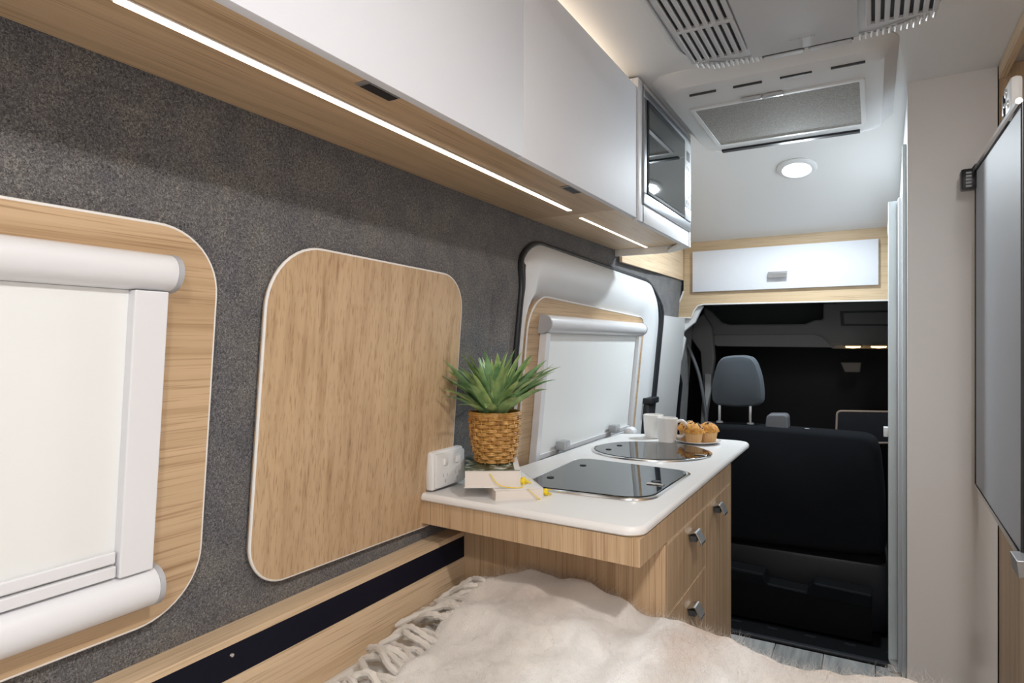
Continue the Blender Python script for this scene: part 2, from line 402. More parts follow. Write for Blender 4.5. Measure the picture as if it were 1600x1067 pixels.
# window surround near the camera: right corners from the picture, left side beyond the frame
def near_window():
    tr, br = pw(343.5, 366, 0.014), pw(308, 945, 0.014)
    y0 = -0.45
    pts = [Wp(y0, tr.z + 0.0, 0.014), tr, br, Wp(y0, br.z, 0.014)]
    q = rounded(pts, 0.10, 12); ctr = sum(q, Vector()) / len(q)
    t = thing('window_surround', 'large oak window surround with white edging at the near end of the wall', 'window surround', (ctr.x - 0.01, ctr.y, br.z))
    MB().prism(q, (-0.011, 0, 0)).build('board', 'oak_along', t)
    MB().tube([p + Vector((-0.003, 0, 0)) for p in q], 0.0033, 8, closed=True).build('edge_trim', 'white_edge', t)
near_window()
def blind(name, label, y0, y1, zt0, zt1, zb0, zb1, base, railw, latches=False, depth=0.045, bottom_bar=True):
    """cassette blind lying on the leaning wall plane (offset base)"""
    t = thing(name, label, 'blind', (wallx(zb0, base) + 0.02, (y0 + y1) / 2, zb0))
    def cassette(za, zb, nm):
        h = zb - za; n = 14; prof = []
        for k in range(n + 1):
            a = -math.pi / 2 + math.pi * k / n
            prof.append((max(0, math.cos(a)) ** 0.75 * depth, (za + zb) / 2 + math.sin(a) * h / 2))
        prof = [(0.0, za)] + prof[1:-1] + [(0.0, zb)]
        r0 = [Wp(y0, z, base + d) for d, z in prof]; r1 = [Wp(y1, z, base + d) for d, z in prof]
        MB().loft([r0, r1], True, True, True).build(nm, 'blind_metal', t)
        for yy, sg in ((y0, -1), (y1, 1)):
            k0 = [Wp(yy, (za + zb) / 2 + (z - (za + zb) / 2) * 1.03, base + d * 1.04 if d > 0 else base) for d, z in prof]
            k1 = [p + Vector((0, sg * 0.008, 0)) for p in k0]
            MB().loft([k0, k1], True, True, True).build('end_cap', 'cap_grey', t)
    cassette(zt0, zt1, 'top_cassette')
    cassette(zb0, zb1, 'bottom_cassette') if bottom_bar else None
    zi0, zi1 = (zb1 if bottom_bar else zb0), zt0
    for ya, yb in ((y0 + 0.006, y0 + railw), (y1 - railw, y1 - 0.006)):
        q = [Wp(ya, zi0, base), Wp(yb, zi0, base), Wp(yb, zi1, base), Wp(ya, zi1, base)]
        MB().prism(q, (0.026, 0, 0)).build('side_rail', 'blind_metal', t, bevel=0.002)
    q = [Wp(y0 + railw, zi0, base + 0.008), Wp(y1 - railw, zi0, base + 0.008), Wp(y1 - railw, zi1, base + 0.008), Wp(y0 + railw, zi1, base + 0.008)]
    MB().prism(q, (0.002, 0, 0)).build('shade', 'blind_fabric', t)
    hb = 0.017
    for k in range(2):
        za = zi0 + 0.002 + k * (hb + 0.003)
        q = [Wp(y0 + railw + 0.002, za, base + 0.011), Wp(y1 - railw - 0.002, za, base + 0.011), Wp(y1 - railw - 0.002, za + hb, base + 0.011), Wp(y0 + railw + 0.002, za + hb, base + 0.011)]
        MB().prism(q, (0.010 - 0.003 * k, 0, 0)).build('pull_bar', 'blind_metal', t, bevel=0.002)
    return t
def solve_z(u, v, y):
    d = ray(u, v); return H + d.z * y / d.y
b_ = 0.0145
p1 = pw(287, 404, b_ + 0.03); p2 = pw(273, 453, b_ + 0.02); p3 = pw(250, 900, b_ + 0.02)
yR = pw(273, 453, b_ + 0.026).y + 0.004
blind('cassette_blind', 'large closed white roller blind in the near window surround', -0.40, yR - 0.006, 1.326, 1.382, 0.850, 0.912, b_, 0.055, depth=0.038)

# ============================================================ SLIDING DOOR
dd = sthing('door_1', 'white sliding side door behind the kitchen worktop', (-1.0, 2.4, 0.06))
def dring(y0, y1, z0, z1, r, off, top_tilt=0.012):
    q = rounded([(0, y0, z0), (0, y1, z0), (0, y1, z1 - 0.02), (0, y0 + top_tilt, z1 + top_tilt)], [0.05, 0.05, r, r], 10)
    return [Vector((wallx(p.z, off), p.y, p.z)) for p in q]
o_ = -0.022
R0 = dring(DY0 - 0.01, DY1 + 0.01, DZ0 - 0.01, DZ1 + 0.01, 0.2, o_ - 0.04)
R1 = dring(DY0 + 0.004, DY1 - 0.004, DZ0, DZ1 - 0.012, 0.2, o_)
R2 = dring(DY0 + 0.03, DY1 - 0.05, DZ0 + 0.05, DZ1 - 0.05, 0.18, o_ + 0.025)
R3 = dring(DY0 + 0.036, DY1 - 0.15, 0.45, DZ1 - 0.135, 0.15, o_ + 0.030)
R4 = dring(DY0 + 0.042, DY1 - 0.20, 0.50, DZ1 - 0.165, 0.14, o_ + 0.012)
R5 = dring(DY0 + 0.044, DY1 - 0.225, 0.55, DZ1 - 0.18, 0.13, o_ + 0.008)
MB().loft([R0, R1, R2, R3, R4, R5], cap1=True).build('door_skin', 'white_gloss', dd)
sp = [onf(p, 0.004) for p in hole]
MB().tube(sp, 0.0105, 10, closed=True).build('door_seal', 'rubber', dd)
MB().tube([onf(p + Vector((0, -0.024 if p.y > 2.4 else 0.004, -0.022 if p.z > 1.2 else 0)), 0.0) for p in hole], 0.012, 8, closed=True).build('inner_seal', 'rubber', dd)
# dark hinge rail and lower trim on the door's forward edge
MB().box(-0.985, -0.93, 2.99, 3.12, 0.955, 0.985, 0.006).build('latch_bracket', 'rubber', dd)
MB().box(-0.99, -0.945, 3.0, 3.11, 0.30, 0.955, 0.01).build('edge_trim', 'rubber', dd)
DOFF = 0.012
def pwd(u, v, off=0.0): return pw(u, v, DOFF + off)
qs = [pwd(812, 452), pwd(1003, 492), pwd(984, 690), pwd(797, 740)]
dq = rounded([Vector((0, 1.722, 0.80)), Vector((0, 2.865, 0.80)), Vector((0, 2.865, 1.37)), Vector((0, 1.722, 1.405))], [0.02, 0.02, 0.07, 0.12], 12)
dq = [Wp(p.y, p.z, DOFF) for p in dq]
ds = thing('window_surround', 'oak window surround mounted on the white sliding door', 'window surround', (wallx(0.8), 2.3, 0.80))
MB().prism(dq, (-0.018, 0, 0)).build('board', 'oak_along', ds)
MB().tube(dq, 0.003, 8, closed=True).build('edge_trim', 'white_edge', ds)
db = blind('cassette_blind', 'closed white roller blind on the sliding door above the worktop', 1.80, 2.765, 1.284, 1.344, 0.845, 0.875, DOFF + 0.001, 0.035, depth=0.045, bottom_bar=False)
for yy in (1.985, 2.485):
    lt = MB().box(wallx(0.90, DOFF + 0.02), wallx(0.90, DOFF + 0.055), yy - 0.026, yy + 0.026, 0.883, 0.915, 0.006).build('latch', 'plastic_grey', db)
    MB().box(wallx(0.90, DOFF + 0.0545), wallx(0.90, DOFF + 0.0565), yy - 0.010, yy + 0.020, 0.892, 0.909, 0.001).build('latch_recess', 'cap_grey', lt)
MB().lathe([(0.012, -0.03), (0.024, -0.022), (0.026, 0.0), (0.022, 0.022), (0.01, 0.03)], px(985, 676, -0.885), 16, R=Matrix.Rotation(math.pi / 2, 3, 'X')).build('cassette_end', 'blind_metal', db)

# oak boards over the door and felt trim
XH = -0.936
ha, hb_ = px(972, 409, XH), py(1068, 438, YB - 0.004)
ob = MB().prism([Vector((XH, ha.y, ha.z)), Vector((hb_.x, YB - 0.004, hb_.z)), Vector((hb_.x, YB - 0.004, ZTOP - 0.01)), Vector((XH, ha.y, 1.80))], (-0.012, 0, 0)).build('header_board', 'pale_oak_along')
tag(ob, 'oak board on the wall above the sliding door, under the microwave cabinet', 'wall board')

# ============================================================ OVERHEAD CABINETS
ZU = 1.653; XO = -0.645; ZO = 2.062; YS = 1.80; YM0 = 1.925; YM1 = 2.585; YD = 1.178
def xback(y): return -0.944 - 0.02 * (y - 0.9) + 0.002
def overhead(label, y0, y1, slots):
    t = thing('overhead_cabinet', label, 'cabinet', ((XO - 0.95) / 2, (y0 + y1) / 2, ZU), 'white fronted overhead cabinets')
    bb('door', 'door_white', t, XO - 0.018, XO, y0 + 0.0012, y1 - 0.0012, ZU - 0.006, ZO, bev=0.0015)
    yb_ = min(y1, YS - 0.0015)
    q = [(xback(y0), y0, ZU), (XO - 0.0185, y0, ZU), (XO - 0.0185, yb_, ZU), (xback(yb_), yb_, ZU)]
    MB().prism(q, (0, 0, 0.016)).build('bottom_board', 'oak_along', t)
    bb('carcass', 'white_satin', t, -0.93, XO - 0.02, y0, y1, ZU + 0.017, ZO - 0.02)
    for (ya, yb) in slots:
        s_ = bb('finger_latch', 'grey_metal', t, XO - 0.050, XO - 0.026, ya, yb, ZU - 0.0022, ZU + 0.001, bev=0.0008, seg=1)
        bb('latch_slot', 'black', s_, XO - 0.0475, XO - 0.0285, ya + 0.010, yb - 0.003, ZU - 0.0030, ZU - 0.0015)
    return t
overhead('white overhead cabinet with oak underside at the near end above the large blind', -0.40, YD, [(0.725, 0.805)])
overhead('white overhead cabinet with oak underside next to the microwave', YD, YM0, [(1.465, 1.545)])
# microwave housing
mh = thing('microwave_housing', 'white cabinet surround holding the built-in microwave', 'cabinet', (-0.8, (YM0 + YM1) / 2, ZU))
ZMT = 2.092
XM = XO + 0.004
q0 = [(XM, YM0, ZU - 0.012), (XM, YM1, ZU - 0.012), (XM, YM1, ZMT), (XM, YM0, ZMT)]
my0, my1, mz0, mz1 = 1.968, 2.565, 1.700, 2.072
mb = MB()
mb.box(XM - 0.018, XM, YM0, my0 + 0.01, ZU - 0.012, ZMT, 0.001); mb.box(XM - 0.018, XM, my1 - 0.01, YM1, ZU - 0.012, ZMT, 0.001)
mb.box(XM - 0.018, XM, my0, my1, ZU - 0.012, mz0 + 0.01, 0.001); mb.box(XM - 0.018, XM, my0, my1, mz1 - 0.01, ZMT, 0.001)
mb.build('face_frame', 'white_satin', mh)
bb('near_side_panel', 'white_edge', mh, XM - 0.06, XM - 0.0185, YM0 - 0.0, YM0 + 0.016, ZO, ZMT)
bb('far_side_panel', 'white_satin', mh, -0.93, XM - 0.0185, YM1 - 0.016, YM1, ZU - 0.012, ZMT)
q = [(xback(YS), YS + 0.0015, ZU), (XO - 0.02, YS + 0.0015, ZU), (XO - 0.02, YM1 - 0.017, ZU), (xback(YM1), YM1 - 0.017, ZU)]
MB().prism(q, (0, 0, 0.016)).build('bottom_board', 'pale_oak_along', mh)
# lip around the underside at the far end
MB().prism([(-0.958, YM1 - 0.018, ZU - 0.028), (-0.958, YM1 - 0.018, ZU - 0.0005), (XO - 0.085, YM1 - 0.018, ZU - 0.0005), (XO - 0.085, YM1 - 0.018, ZU - 0.028)], (0, 0.016, 0)).build('end_lip', 'white_edge', mh)
MB().prism([(XO - 0.085, YM1 - 0.018, ZU - 0.028), (XO - 0.02, YM1 - 0.085, ZU - 0.012), (XO - 0.001, YM1 - 0.085, ZU - 0.012), (XO - 0.001, YM1, ZU - 0.012), (XO - 0.085, YM1, ZU - 0.028)], (0, 0, 0.011)).build('corner_lip', 'white_edge', mh)
# microwave
mw = thing('microwave', 'built-in stainless steel microwave with dark glass door in the overhead cabinet', 'microwave', (-0.75, (my0 + my1) / 2, mz0))
XW = XM + 0.0
mb = MB(); fr = 0.028
mb.box(XW, XW + 0.006, my0, my1, mz0, mz0 + 0.036, 0.002); mb.box(XW, XW + 0.006, my0, my1, mz1 - fr, mz1, 0.002)
mb.box(XW, XW + 0.006, my0, my0 + fr, mz0 + 0.036, mz1 - fr, 0.002); mb.box(XW, XW + 0.006, my1 - 0.012, my1, mz0 + 0.036, mz1 - fr, 0.002)
mb.build('trim_frame', 'steel', mw)
bb('body', 'black', mw, -0.90, XW - 0.002, my0 + 0.012, my1 - 0.012, mz0 + 0.012, mz1 - 0.012)
yc0 = my1 - 0.105
dr = bb('door', 'black', mw, XW - 0.001, XW + 0.009, my0 + fr + 0.001, yc0 - 0.002, mz0 + 0.037, mz1 - fr - 0.001, bev=0.002)
bb('glass', 'microwave_glass', dr, XW + 0.0085, XW + 0.0105, my0 + fr + 0.008, yc0 - 0.006, mz0 + 0.048, mz1 - fr - 0.010)
bb('control_panel', 'silver', mw, XW - 0.001, XW + 0.0095, yc0, my1 - 0.013, mz0 + 0.085, mz1 - fr - 0.001, bev=0.002)
bb('door_button', 'silver', mw, XW - 0.001, XW + 0.0105, yc0, my1 - 0.013, mz0 + 0.037, mz0 + 0.083, bev=0.002)
bb('display', 'dark_panel', mw, XW + 0.009, XW + 0.0102, yc0 + 0.022, yc0 + 0.068, mz1 - fr - 0.075, mz1 - fr - 0.038)
for k in range(7):
    zc_ = mz1 - fr - 0.105 - k * 0.0265
    for (ya, yb) in ((yc0 + 0.024, yc0 + 0.038), (yc0 + 0.050, yc0 + 0.064)):
        bb('button', 'plastic_grey', mw, XW + 0.009, XW + 0.0112, ya, yb, zc_ - 0.006, zc_ + 0.006)
# LED strips
def led(label, y0, y1, xa, xb, wd=0.0085):
    t = thing('led_strip', label, 'led strip', ((xa + xb) / 2, (y0 + y1) / 2, ZU - 0.004), 'recessed LED strips under the cabinets')
    MB().prism([(xa - wd, y0, ZU - 0.0004), (xa + wd, y0, ZU - 0.0004), (xb + wd, y1, ZU - 0.0004), (xb - wd, y1, ZU - 0.0004)], (0, 0, -0.002)).build('channel', 'white_edge', t)
    MB().prism([(xa - wd * 0.8, y0 + 0.003, ZU - 0.0024), (xa + wd * 0.8, y0 + 0.003, ZU - 0.0024), (xb + wd * 0.8, y1 - 0.003, ZU - 0.0024), (xb - wd * 0.8, y1 - 0.003, ZU - 0.0024)], (0, 0, -0.0016)).build('diffuser', 'led', t)
led('long glowing LED strip under the white overhead cabinets', 0.405, 1.735, -0.763, -0.79)
led('short glowing LED strip under the microwave cabinet', YM0 - 0.08, YM1 - 0.03, -0.805, -0.815, 0.006)
# cove LED on top of the cabinets
cv_ = MB().box(-0.76, -0.735, -0.40, YM0 - 0.03, ZO - 0.016, ZO - 0.010).build('cove_light', 'cove'); tag(cv_, 'warm strip light glowing along the top of the white overhead cabinets', 'led strip')

# ============================================================ KITCHEN
XF = -0.402; ZW = 0.88; KY0 = 1.395; KY1 = 2.15; OY = 1.212
kc = thing('kitchen_cabinet', 'oak kitchen cabinet with drawers and a door under the white worktop', 'cabinet', (-0.68, 1.78, 0))
bb('end_panel', 'oak_vertical', kc, -0.985, XF, KY0, KY0 + 0.016, 0.0, 0.799)
bb('far_panel', 'oak_vertical', kc, -0.93, XF, KY1 - 0.016, KY1, 0.0, ZW - 0.021)
bb('carcass', 'oak_vertical', kc, -0.925, XF - 0.020, KY0 + 0.017, KY1 - 0.017, 0.08, 0.795)
bb('kickboard', 'oak_vertical', kc, XF - 0.06, XF - 0.045, KY0 + 0.017, KY1 - 0.017, 0.0, 0.079)
mb = MB().prism([(XF, OY + 0.006, 0.803), (XF, KY1 - 0.017, 0.803), (XF, KY1 - 0.017, ZW - 0.021), (XF, OY + 0.006, ZW - 0.021)], (-0.018, 0, 0)); mb.build('fascia', 'oak_vertical', kc)
MB().prism([(-0.982, OY + 0.042, 0.803), (XF - 0.0185, OY + 0.006, 0.803), (XF - 0.0185, OY + 0.006, ZW - 0.021), (-0.982, OY + 0.042, ZW - 0.021)], (0, 0.016, 0)).build('overhang_front', 'oak_vertical', kc)
MB().prism([(-0.980, OY + 0.060, 0.804), (XF - 0.019, OY + 0.024, 0.804), (XF - 0.019, KY0 + 0.016, 0.804), (-0.980, KY0 + 0.016, 0.804)], (0, 0, 0.010)).build('overhang_base', 'oak_across', kc)
bb('joint_strip', 'pale_oak_along', kc, XF - 0.019, XF - 0.0012, KY0 + 0.018, KY1 - 0.017, 0.7965, 0.8025)
bb('joint_strip', 'pale_oak_along', kc, XF - 0.019, XF - 0.0012, KY0 + 0.018, 1.784, 0.6325, 0.6385)
YDR = 1.784
def pull(parent, y, z):
    """bent square metal pull"""
    prof = [(0.0, 0.016), (0.016, 0.022), (0.021, 0.021), (0.034, -0.004), (0.034, -0.010)]
    inn = [(0.0305, -0.010), (0.0305, -0.004), (0.019, 0.0175), (0.016, 0.0185), (0.0, 0.0125)]
    pts = [Vector((XF + a, y - 0.022, z + b)) for a, b in prof + inn]
    h = MB().prism(pts, (0, 0.044, 0)).build('handle', 'brushed', parent, bevel=0.0012)
    bb('handle_inset', 'dark_panel', h, XF + 0.004, XF + 0.020, y - 0.017, y + 0.017, z - 0.004, z + 0.010)
d1 = bb('drawer', 'oak_vertical', kc, XF - 0.018, XF, KY0 + 0.018, YDR - 0.0015, 0.640, 0.7955, bev=0.0008, seg=1); pull(d1, 1.615, 0.757)
d2 = bb('drawer', 'oak_vertical', kc, XF - 0.018, XF, KY0 + 0.018, YDR - 0.0015, 0.40, 0.631, bev=0.0008, seg=1); pull(d2, 1.605, 0.574)
d3 = bb('drawer', 'oak_vertical', kc, XF - 0.018, XF, KY0 + 0.018, YDR - 0.0015, 0.09, 0.397, bev=0.0008, seg=1)
d4 = bb('door', 'oak_vertical', kc, XF - 0.018, XF, YDR + 0.0015, KY1 - 0.017, 0.09, 0.7955, bev=0.0008, seg=1); pull(d4, 1.897, 0.764)
# worktop
wt_pts = [(-0.985, OY + 0.032, ZW), (XF + 0.004, OY + 0.002, ZW), (XF + 0.004, 2.53, ZW), (-0.80, 2.53, ZW), (-0.905, 2.47, ZW), (-0.925, 1.66, ZW), (-0.978, 1.645, ZW)]
rd = [0.008, 0.045, 0.06, 0.03, 0.02, 0.01, 0.005]
def inset(pts, d):
    c0 = sum(pts, Vector()) / len(pts); out = []; n = len(pts)
    for i in range(n):
        a = pts[i - 1]; b = pts[(i + 1) % n]; t_ = (b - a); t_.z = 0
        if t_.length < 1e-9: out.append(pts[i].copy()); continue
        t_.normalize(); nn = Vector((-t_.y, t_.x, 0))
        out.append(pts[i] + nn * d)
    return out
ol = rounded(wt_pts, rd, 8)
rs = []
for d, z in ((0.006, ZW - 0.02), (0.001, ZW - 0.016), (0.0, ZW - 0.010), (0.0015, ZW - 0.004), (0.006, ZW)):
    r_ = inset(ol, d); rs.append([Vector((p.x, p.y, z)) for p in r_])
wt = MB().loft(rs, True, True, True).build('worktop', 'worktop'); tag(wt, 'white kitchen worktop with rounded front corners', 'worktop')
# sink lid
def lid(name, label, cat, outline, m='black_glass'):
    ctr = sum(outline, Vector()) / len(outline)
    t = thing(name, label, cat, (ctr.x, ctr.y, ZW))
    def sc_(k, z): return [Vector((ctr.x + (p.x - ctr.x) * k, ctr.y + (p.y - ctr.y) * k, z)) for p in outline]
    MB().loft([sc_(1.0, ZW + 0.0005), sc_(0.995, ZW + 0.004), sc_(0.965, ZW + 0.0055), sc_(0.95, ZW + 0.003), sc_(0.945, ZW + 0.0008)], True, True, True).build('rim', 'chrome', t)
    MB().loft([sc_(0.94, ZW + 0.0015), sc_(0.94, ZW + 0.006), sc_(0.935, ZW + 0.0068)], True, True, True, smooth=False).build('glass_lid', m, t)
    return t
so = rounded([(-0.822, 1.872, 0), (-0.440, 1.825, 0), (-0.448, 1.425, 0), (-0.800, 1.412, 0)], [0.06, 0.05, 0.07, 0.05], 8)
sk = lid('sink', 'sink under a black glass lid, nearest on the worktop', 'sink', so)
for u, v in ((860, 746), (911, 727)):
    p = pz(u, v, ZW + 0.007); MB().lathe([(0.010, 0.0), (0.010, 0.0015), (0.008, 0.002)], (p.x, p.y, ZW + 0.0069), 16).build('hinge_cap', 'black', sk)
p = pz(1024, 757, ZW + 0.007); bb('lid_handle', 'chrome', sk, p.x - 0.022, p.x + 0.022, p.y - 0.007, p.y + 0.007, ZW + 0.0069, ZW + 0.0095, bev=0.001)
p = pz(1025, 752, ZW + 0.007); MB().lathe([(0.013, 0.0), (0.013, 0.001)], (p.x, p.y, ZW + 0.0069), 16).build('lid_latch', 'black', sk)
co = [Vector((-0.660 + 0.203 * math.cos(a), 2.115 + 0.190 * math.sin(a), 0)) for a in [2 * math.pi * k / 64 for k in range(64)]]
ck = lid('cooktop', 'round cooktop under a black glass lid beside the mugs', 'cooktop', co)
for u, v in ((951, 702), (968, 696)):
    p = pz(u, v, ZW + 0.007); MB().lathe([(0.010, 0.0), (0.010, 0.0015), (0.008, 0.002)], (p.x, p.y, ZW + 0.0069), 16).build('hinge_cap', 'black', ck)
p = pz(1095, 711, ZW + 0.007); bb('lid_handle', 'chrome', ck, p.x - 0.02, p.x + 0.02, p.y - 0.006, p.y + 0.006, ZW + 0.0069, ZW + 0.0095, bev=0.001)

# ============================================================ WORKTOP THINGS
# socket box
sb = thing('power_socket', 'white double power socket box on the wall at the worktop end', 'power socket', (-0.96, 1.33, 0.884))
MB().box(-0.967, -0.945, 1.256, 1.392, 0.884, 0.980, 0.006).build('box', 'plastic_white', sb)
MB().box(-0.948, -0.936, 1.262, 1.386, 0.890, 0.974, 0.004).build('face_plate', 'plastic_white', sb)
for yy in (1.298, 1.350):
    MB().box(-0.9365, -0.931, yy - 0.007, yy + 0.007, 0.944, 0.960, 0.002).build('switch', 'plastic_white', sb)
    for dy, dz in ((-0.008, 0.004), (0.008, 0.004), (0, -0.011)):
        MB().box(-0.9365, -0.9355, yy + dy - 0.0014, yy + dy + 0.0014, 0.915 + dz - 0.004, 0.915 + dz + 0.004).build('socket_slot', 'cap_grey', sb)
def book(label, c, ang, wx, ly, z0, h, cover, spine_m):
    t = thing('book', label, 'book', (c[0], c[1], z0), 'books under the plant')
    M = Matrix.Translation((c[0], c[1], z0)) @ Matrix.Rotation(ang, 4, 'Z')
    x, y = wx / 2, ly / 2
    MB().box(-x, x, -y, y, 0, 0.0012, M=M).build('back_cover', 'cover_white', t)
    MB().box(-x, x, -y, y, h - 0.0012, h, M=M).build('front_cover', cover, t)
    MB().box(-x + 0.003, x - 0.001, -y + 0.002, y - 0.002, 0.0013, h - 0.0013, M=M).build('page_block', 'pages', t)
    MB().box(x - 0.0009, x + 0.0006, -y, y, 0.0, h, M=M).build('spine', spine_m, t)
    return t, M
a2 = math.radians(32)
bk1, M1 = book('white paperback lying flat on the worktop, lower of the two under the plant', (-0.790, 1.372), math.radians(43), 0.118, 0.19, ZW + 0.0005, 0.026, 'cover_white', 'cover_white')
bk2, M2 = book('thick paperback with dark leafy cover, upper book right under the basket', (-0.838, 1.362), a2, 0.134, 0.20, ZW + 0.0275, 0.042, 'book_cover', 'cover_white')
for k in range(5):
    yy = -0.07 + k * 0.028
    MB().box(0.0676, 0.0680, yy, yy + 0.018, 0.012, 0.026, M=M2).build('spine_print', 'pink_print' if k % 2 == 0 else 'print_black', bk2)
MB().box(0.054, 0.0668, -0.0995, 0.0995, 0.0420, 0.0423, M=M2).build('cover_border', 'cover_white', bk2)
# yellow bookmark cord with tassels
bm_ = thing('bookmark', 'yellow cord bookmark with knotted tassels hanging from the books', 'bookmark', tuple(pz(820, 760, ZW + 0.02)))
def pb(u, v, y_): return py(u, v, y_)
f1 = M2 @ Vector((-0.005, -0.102, 0.034)); f2 = M2 @ Vector((0.02, -0.104, 0.006)); f3 = M2 @ Vector((0.070, -0.103, 0.001)); f4 = M2 @ Vector((0.076, -0.06, 0.006))
def smooth_path(ps, n=6):
    out = []
    for i in range(len(ps) - 1):
        p0 = ps[max(0, i - 1)]; p1_ = ps[i]; p2_ = ps[i + 1]; p3_ = ps[min(len(ps) - 1, i + 2)]
        for k in range(n):
            t = k / n
            out.append(0.5 * ((2 * p1_) + (p2_ - p0) * t + (2 * p0 - 5 * p1_ + 4 * p2_ - p3_) * t * t + (3 * p1_ - p0 - 3 * p2_ + p3_) * t ** 3))
    out.append(ps[-1]); return out
MB().tube(smooth_path([f1, f2, f3, f4]), 0.0011, 6).build('cord', 'yellow', bm_)
def tassel_head(c, r, sd):
    rnd = random.Random(sd); mbt = MB()
    bmx = bmesh.new(); bmesh.ops.create_icosphere(bmx, subdivisions=2, radius=r)
    for q in bmx.verts: q.co = q.co * (1 + 0.25 * noise.noise(q.co * 160 + Vector((sd, 0, 0)))) + Vector(c)
    mbt.frombm(bmx, True)
    for k in range(9):
        d_ = Vector((rnd.uniform(0.1, 1), rnd.uniform(-0.2, 0.8), rnd.uniform(-0.5, 0.15))).normalized()
        mbt.tube([Vector(c) + d_ * r * 0.6, Vector(c) + d_ * r * 1.5 + Vector((0, 0, -0.001)), Vector(c) + d_ * r * 2.1 + Vector((0, 0, -0.003))], 0.0011, 5)
    mbt.build('tassel', 'yellow', bm_)
t1 = M2 @ Vector((0.076, -0.055, 0.006)); tassel_head(t1, 0.010, 3)
t2 = pz(852, 768, ZW + 0.009); tassel_head(t2, 0.008, 8)
MB().tube(smooth_path([M1 @ Vector((0.02, -0.097, 0.026)), M1 @ Vector((0.04, -0.098, 0.008)), M1 @ Vector((0.05, -0.104, 0.001)), Vector(pz(838, 778, ZW + 0.0015)), t2]), 0.0009, 6).build('cord', 'yellow', bm_)

# basket with plant
BC = Vector((-0.838, 1.378, ZW + 0.0702)); BH = 0.122
def brad(z):   # radius of basket at height z (0..BH)
    t = z / BH; return 0.046 + 0.016 * math.sin(min(1, t * 1.25) * math.pi / 2) + 0.0015 * t
bs = thing('wicker_basket', 'woven brown wicker basket pot standing on the books', 'basket', tuple(BC))
MB().lathe([(brad(0) - 0.006, 0.001), (brad(0) - 0.004, 0.003)] + [(brad(BH * k / 10) - 0.004, BH * k / 10) for k in range(1, 11)] + [(brad(BH) - 0.009, BH), (brad(BH) - 0.010, BH * 0.8), (0.001, BH * 0.78)], BC, 40).build('liner', 'wicker_dark', bs)
mbw = MB(); rows = 12; cols = 18
for r_ in range(rows):
    z = 0.006 + (BH - 0.014) * r_ / (rows - 1); path = []
    for k in range(cols * 4):
        a = 2 * math.pi * k / (cols * 4); ph = math.sin(a * cols / 2 + (math.pi if r_ % 2 else 0))
        rr = brad(z) + 0.0032 * ph
        path.append(BC + Vector((rr * math.cos(a), rr * math.sin(a), z)))
    # flattened strand: two stacked tubes
    mbw.tube([p + Vector((0, 0, 0.0021)) for p in path], 0.0029, 6, closed=True)
    mbw.tube([p - Vector((0, 0, 0.0021)) for p in path], 0.0029, 6, closed=True)
o = mbw.build('weave', 'wicker', bs); o['kind'] = 'stuff'
mbw = MB()
for k in range(cols):
    a = 2 * math.pi * (k + 0.5) / cols
    mbw.tube([BC + Vector(((brad(BH * j / 8) + 0.001) * math.cos(a), (brad(BH * j / 8) + 0.001) * math.sin(a), BH * j / 8)) for j in range(9)], 0.0016, 6)
o = mbw.build('stakes', 'wicker', bs); o['kind'] = 'stuff'
for k in range(3):
    MB().tube([BC + Vector(((brad(BH) + 0.001 + 0.002 * (k == 1)) * math.cos(2 * math.pi * j / 40), (brad(BH) + 0.001 + 0.002 * (k == 1)) * math.sin(2 * math.pi * j / 40), BH - 0.004 + 0.004 * k)) for j in range(40)], 0.0028, 7, closed=True).build('rim_strand', 'wicker', bs)
PC = BC + Vector((0, 0, BH * 0.82))
pl = thing('plant', 'green artificial plant with long pointed leaves in the wicker basket', 'plant', tuple(PC))
def leaf_mesh(seed, droop):
    rnd = random.Random(seed); n = 12; vs = []; fs = []
    x = z = 0.0; ang = math.radians(0)
    for i in range(n + 1):
        t = i / n
        wd = 0.052 * (math.sin(math.pi * min(1, t ** 0.85)) ** 0.75) + 0.016 * (1 - t)
        wob = 0.012 * math.sin(t * 7 + seed)
        tw = 0.35 * t * math.sin(seed)
        cz, cx = math.cos(tw), math.sin(tw)
        vs += [(x, -wd * cz + wob, z + wd * 0.42 - wd * cx), (x, wob, z), (x, wd * cz + wob, z + wd * 0.42 + wd * cx)]
        ang -= droop * (0.4 + 1.2 * t) / n; x += math.cos(ang) / n; z += math.sin(ang) / n
    for i in range(n):
        a = i * 3; fs += [[a, a + 1, a + 4, a + 3], [a + 1, a + 2, a + 5, a + 4]]
    me = bpy.data.meshes.new('leaf'); me.from_pydata(vs, [], fs)
    me.polygons.foreach_set('use_smooth', [True] * len(me.polygons)); me.materials.append(MATS['leaf']); return me
LM = [leaf_mesh(k * 1.7 + 0.5, d) for k, d in enumerate((0.25, 0.6, 0.8, 0.95, 0.45, 0.7))]
rnd = random.Random(11)
NL = 112
for k in range(NL):
    az = k * 2.399963 + rnd.uniform(-0.2, 0.2)
    t = (k + 0.5) / NL
    el = math.radians(lerp(88, 44, t ** 0.9) + rnd.uniform(-10, 8))
    ln = lerp(0.172, 0.215, t) * rnd.uniform(0.74, 1.06)
    o = bpy.data.objects.new('leaf', LM[k % 6] if t > 0.35 else LM[(0, 4)[k % 2]]); C.objects.link(o); o.parent = pl
    if math.cos(az) < -0.2 and el < 0.9: ln *= 0.84
    o.rotation_euler = (rnd.uniform(-0.4, 0.4), -el, az); o.scale = (ln, ln * rnd.uniform(0.95, 1.25), ln)
    o.location = (0.012 * math.cos(az), 0.012 * math.sin(az), 0.004)

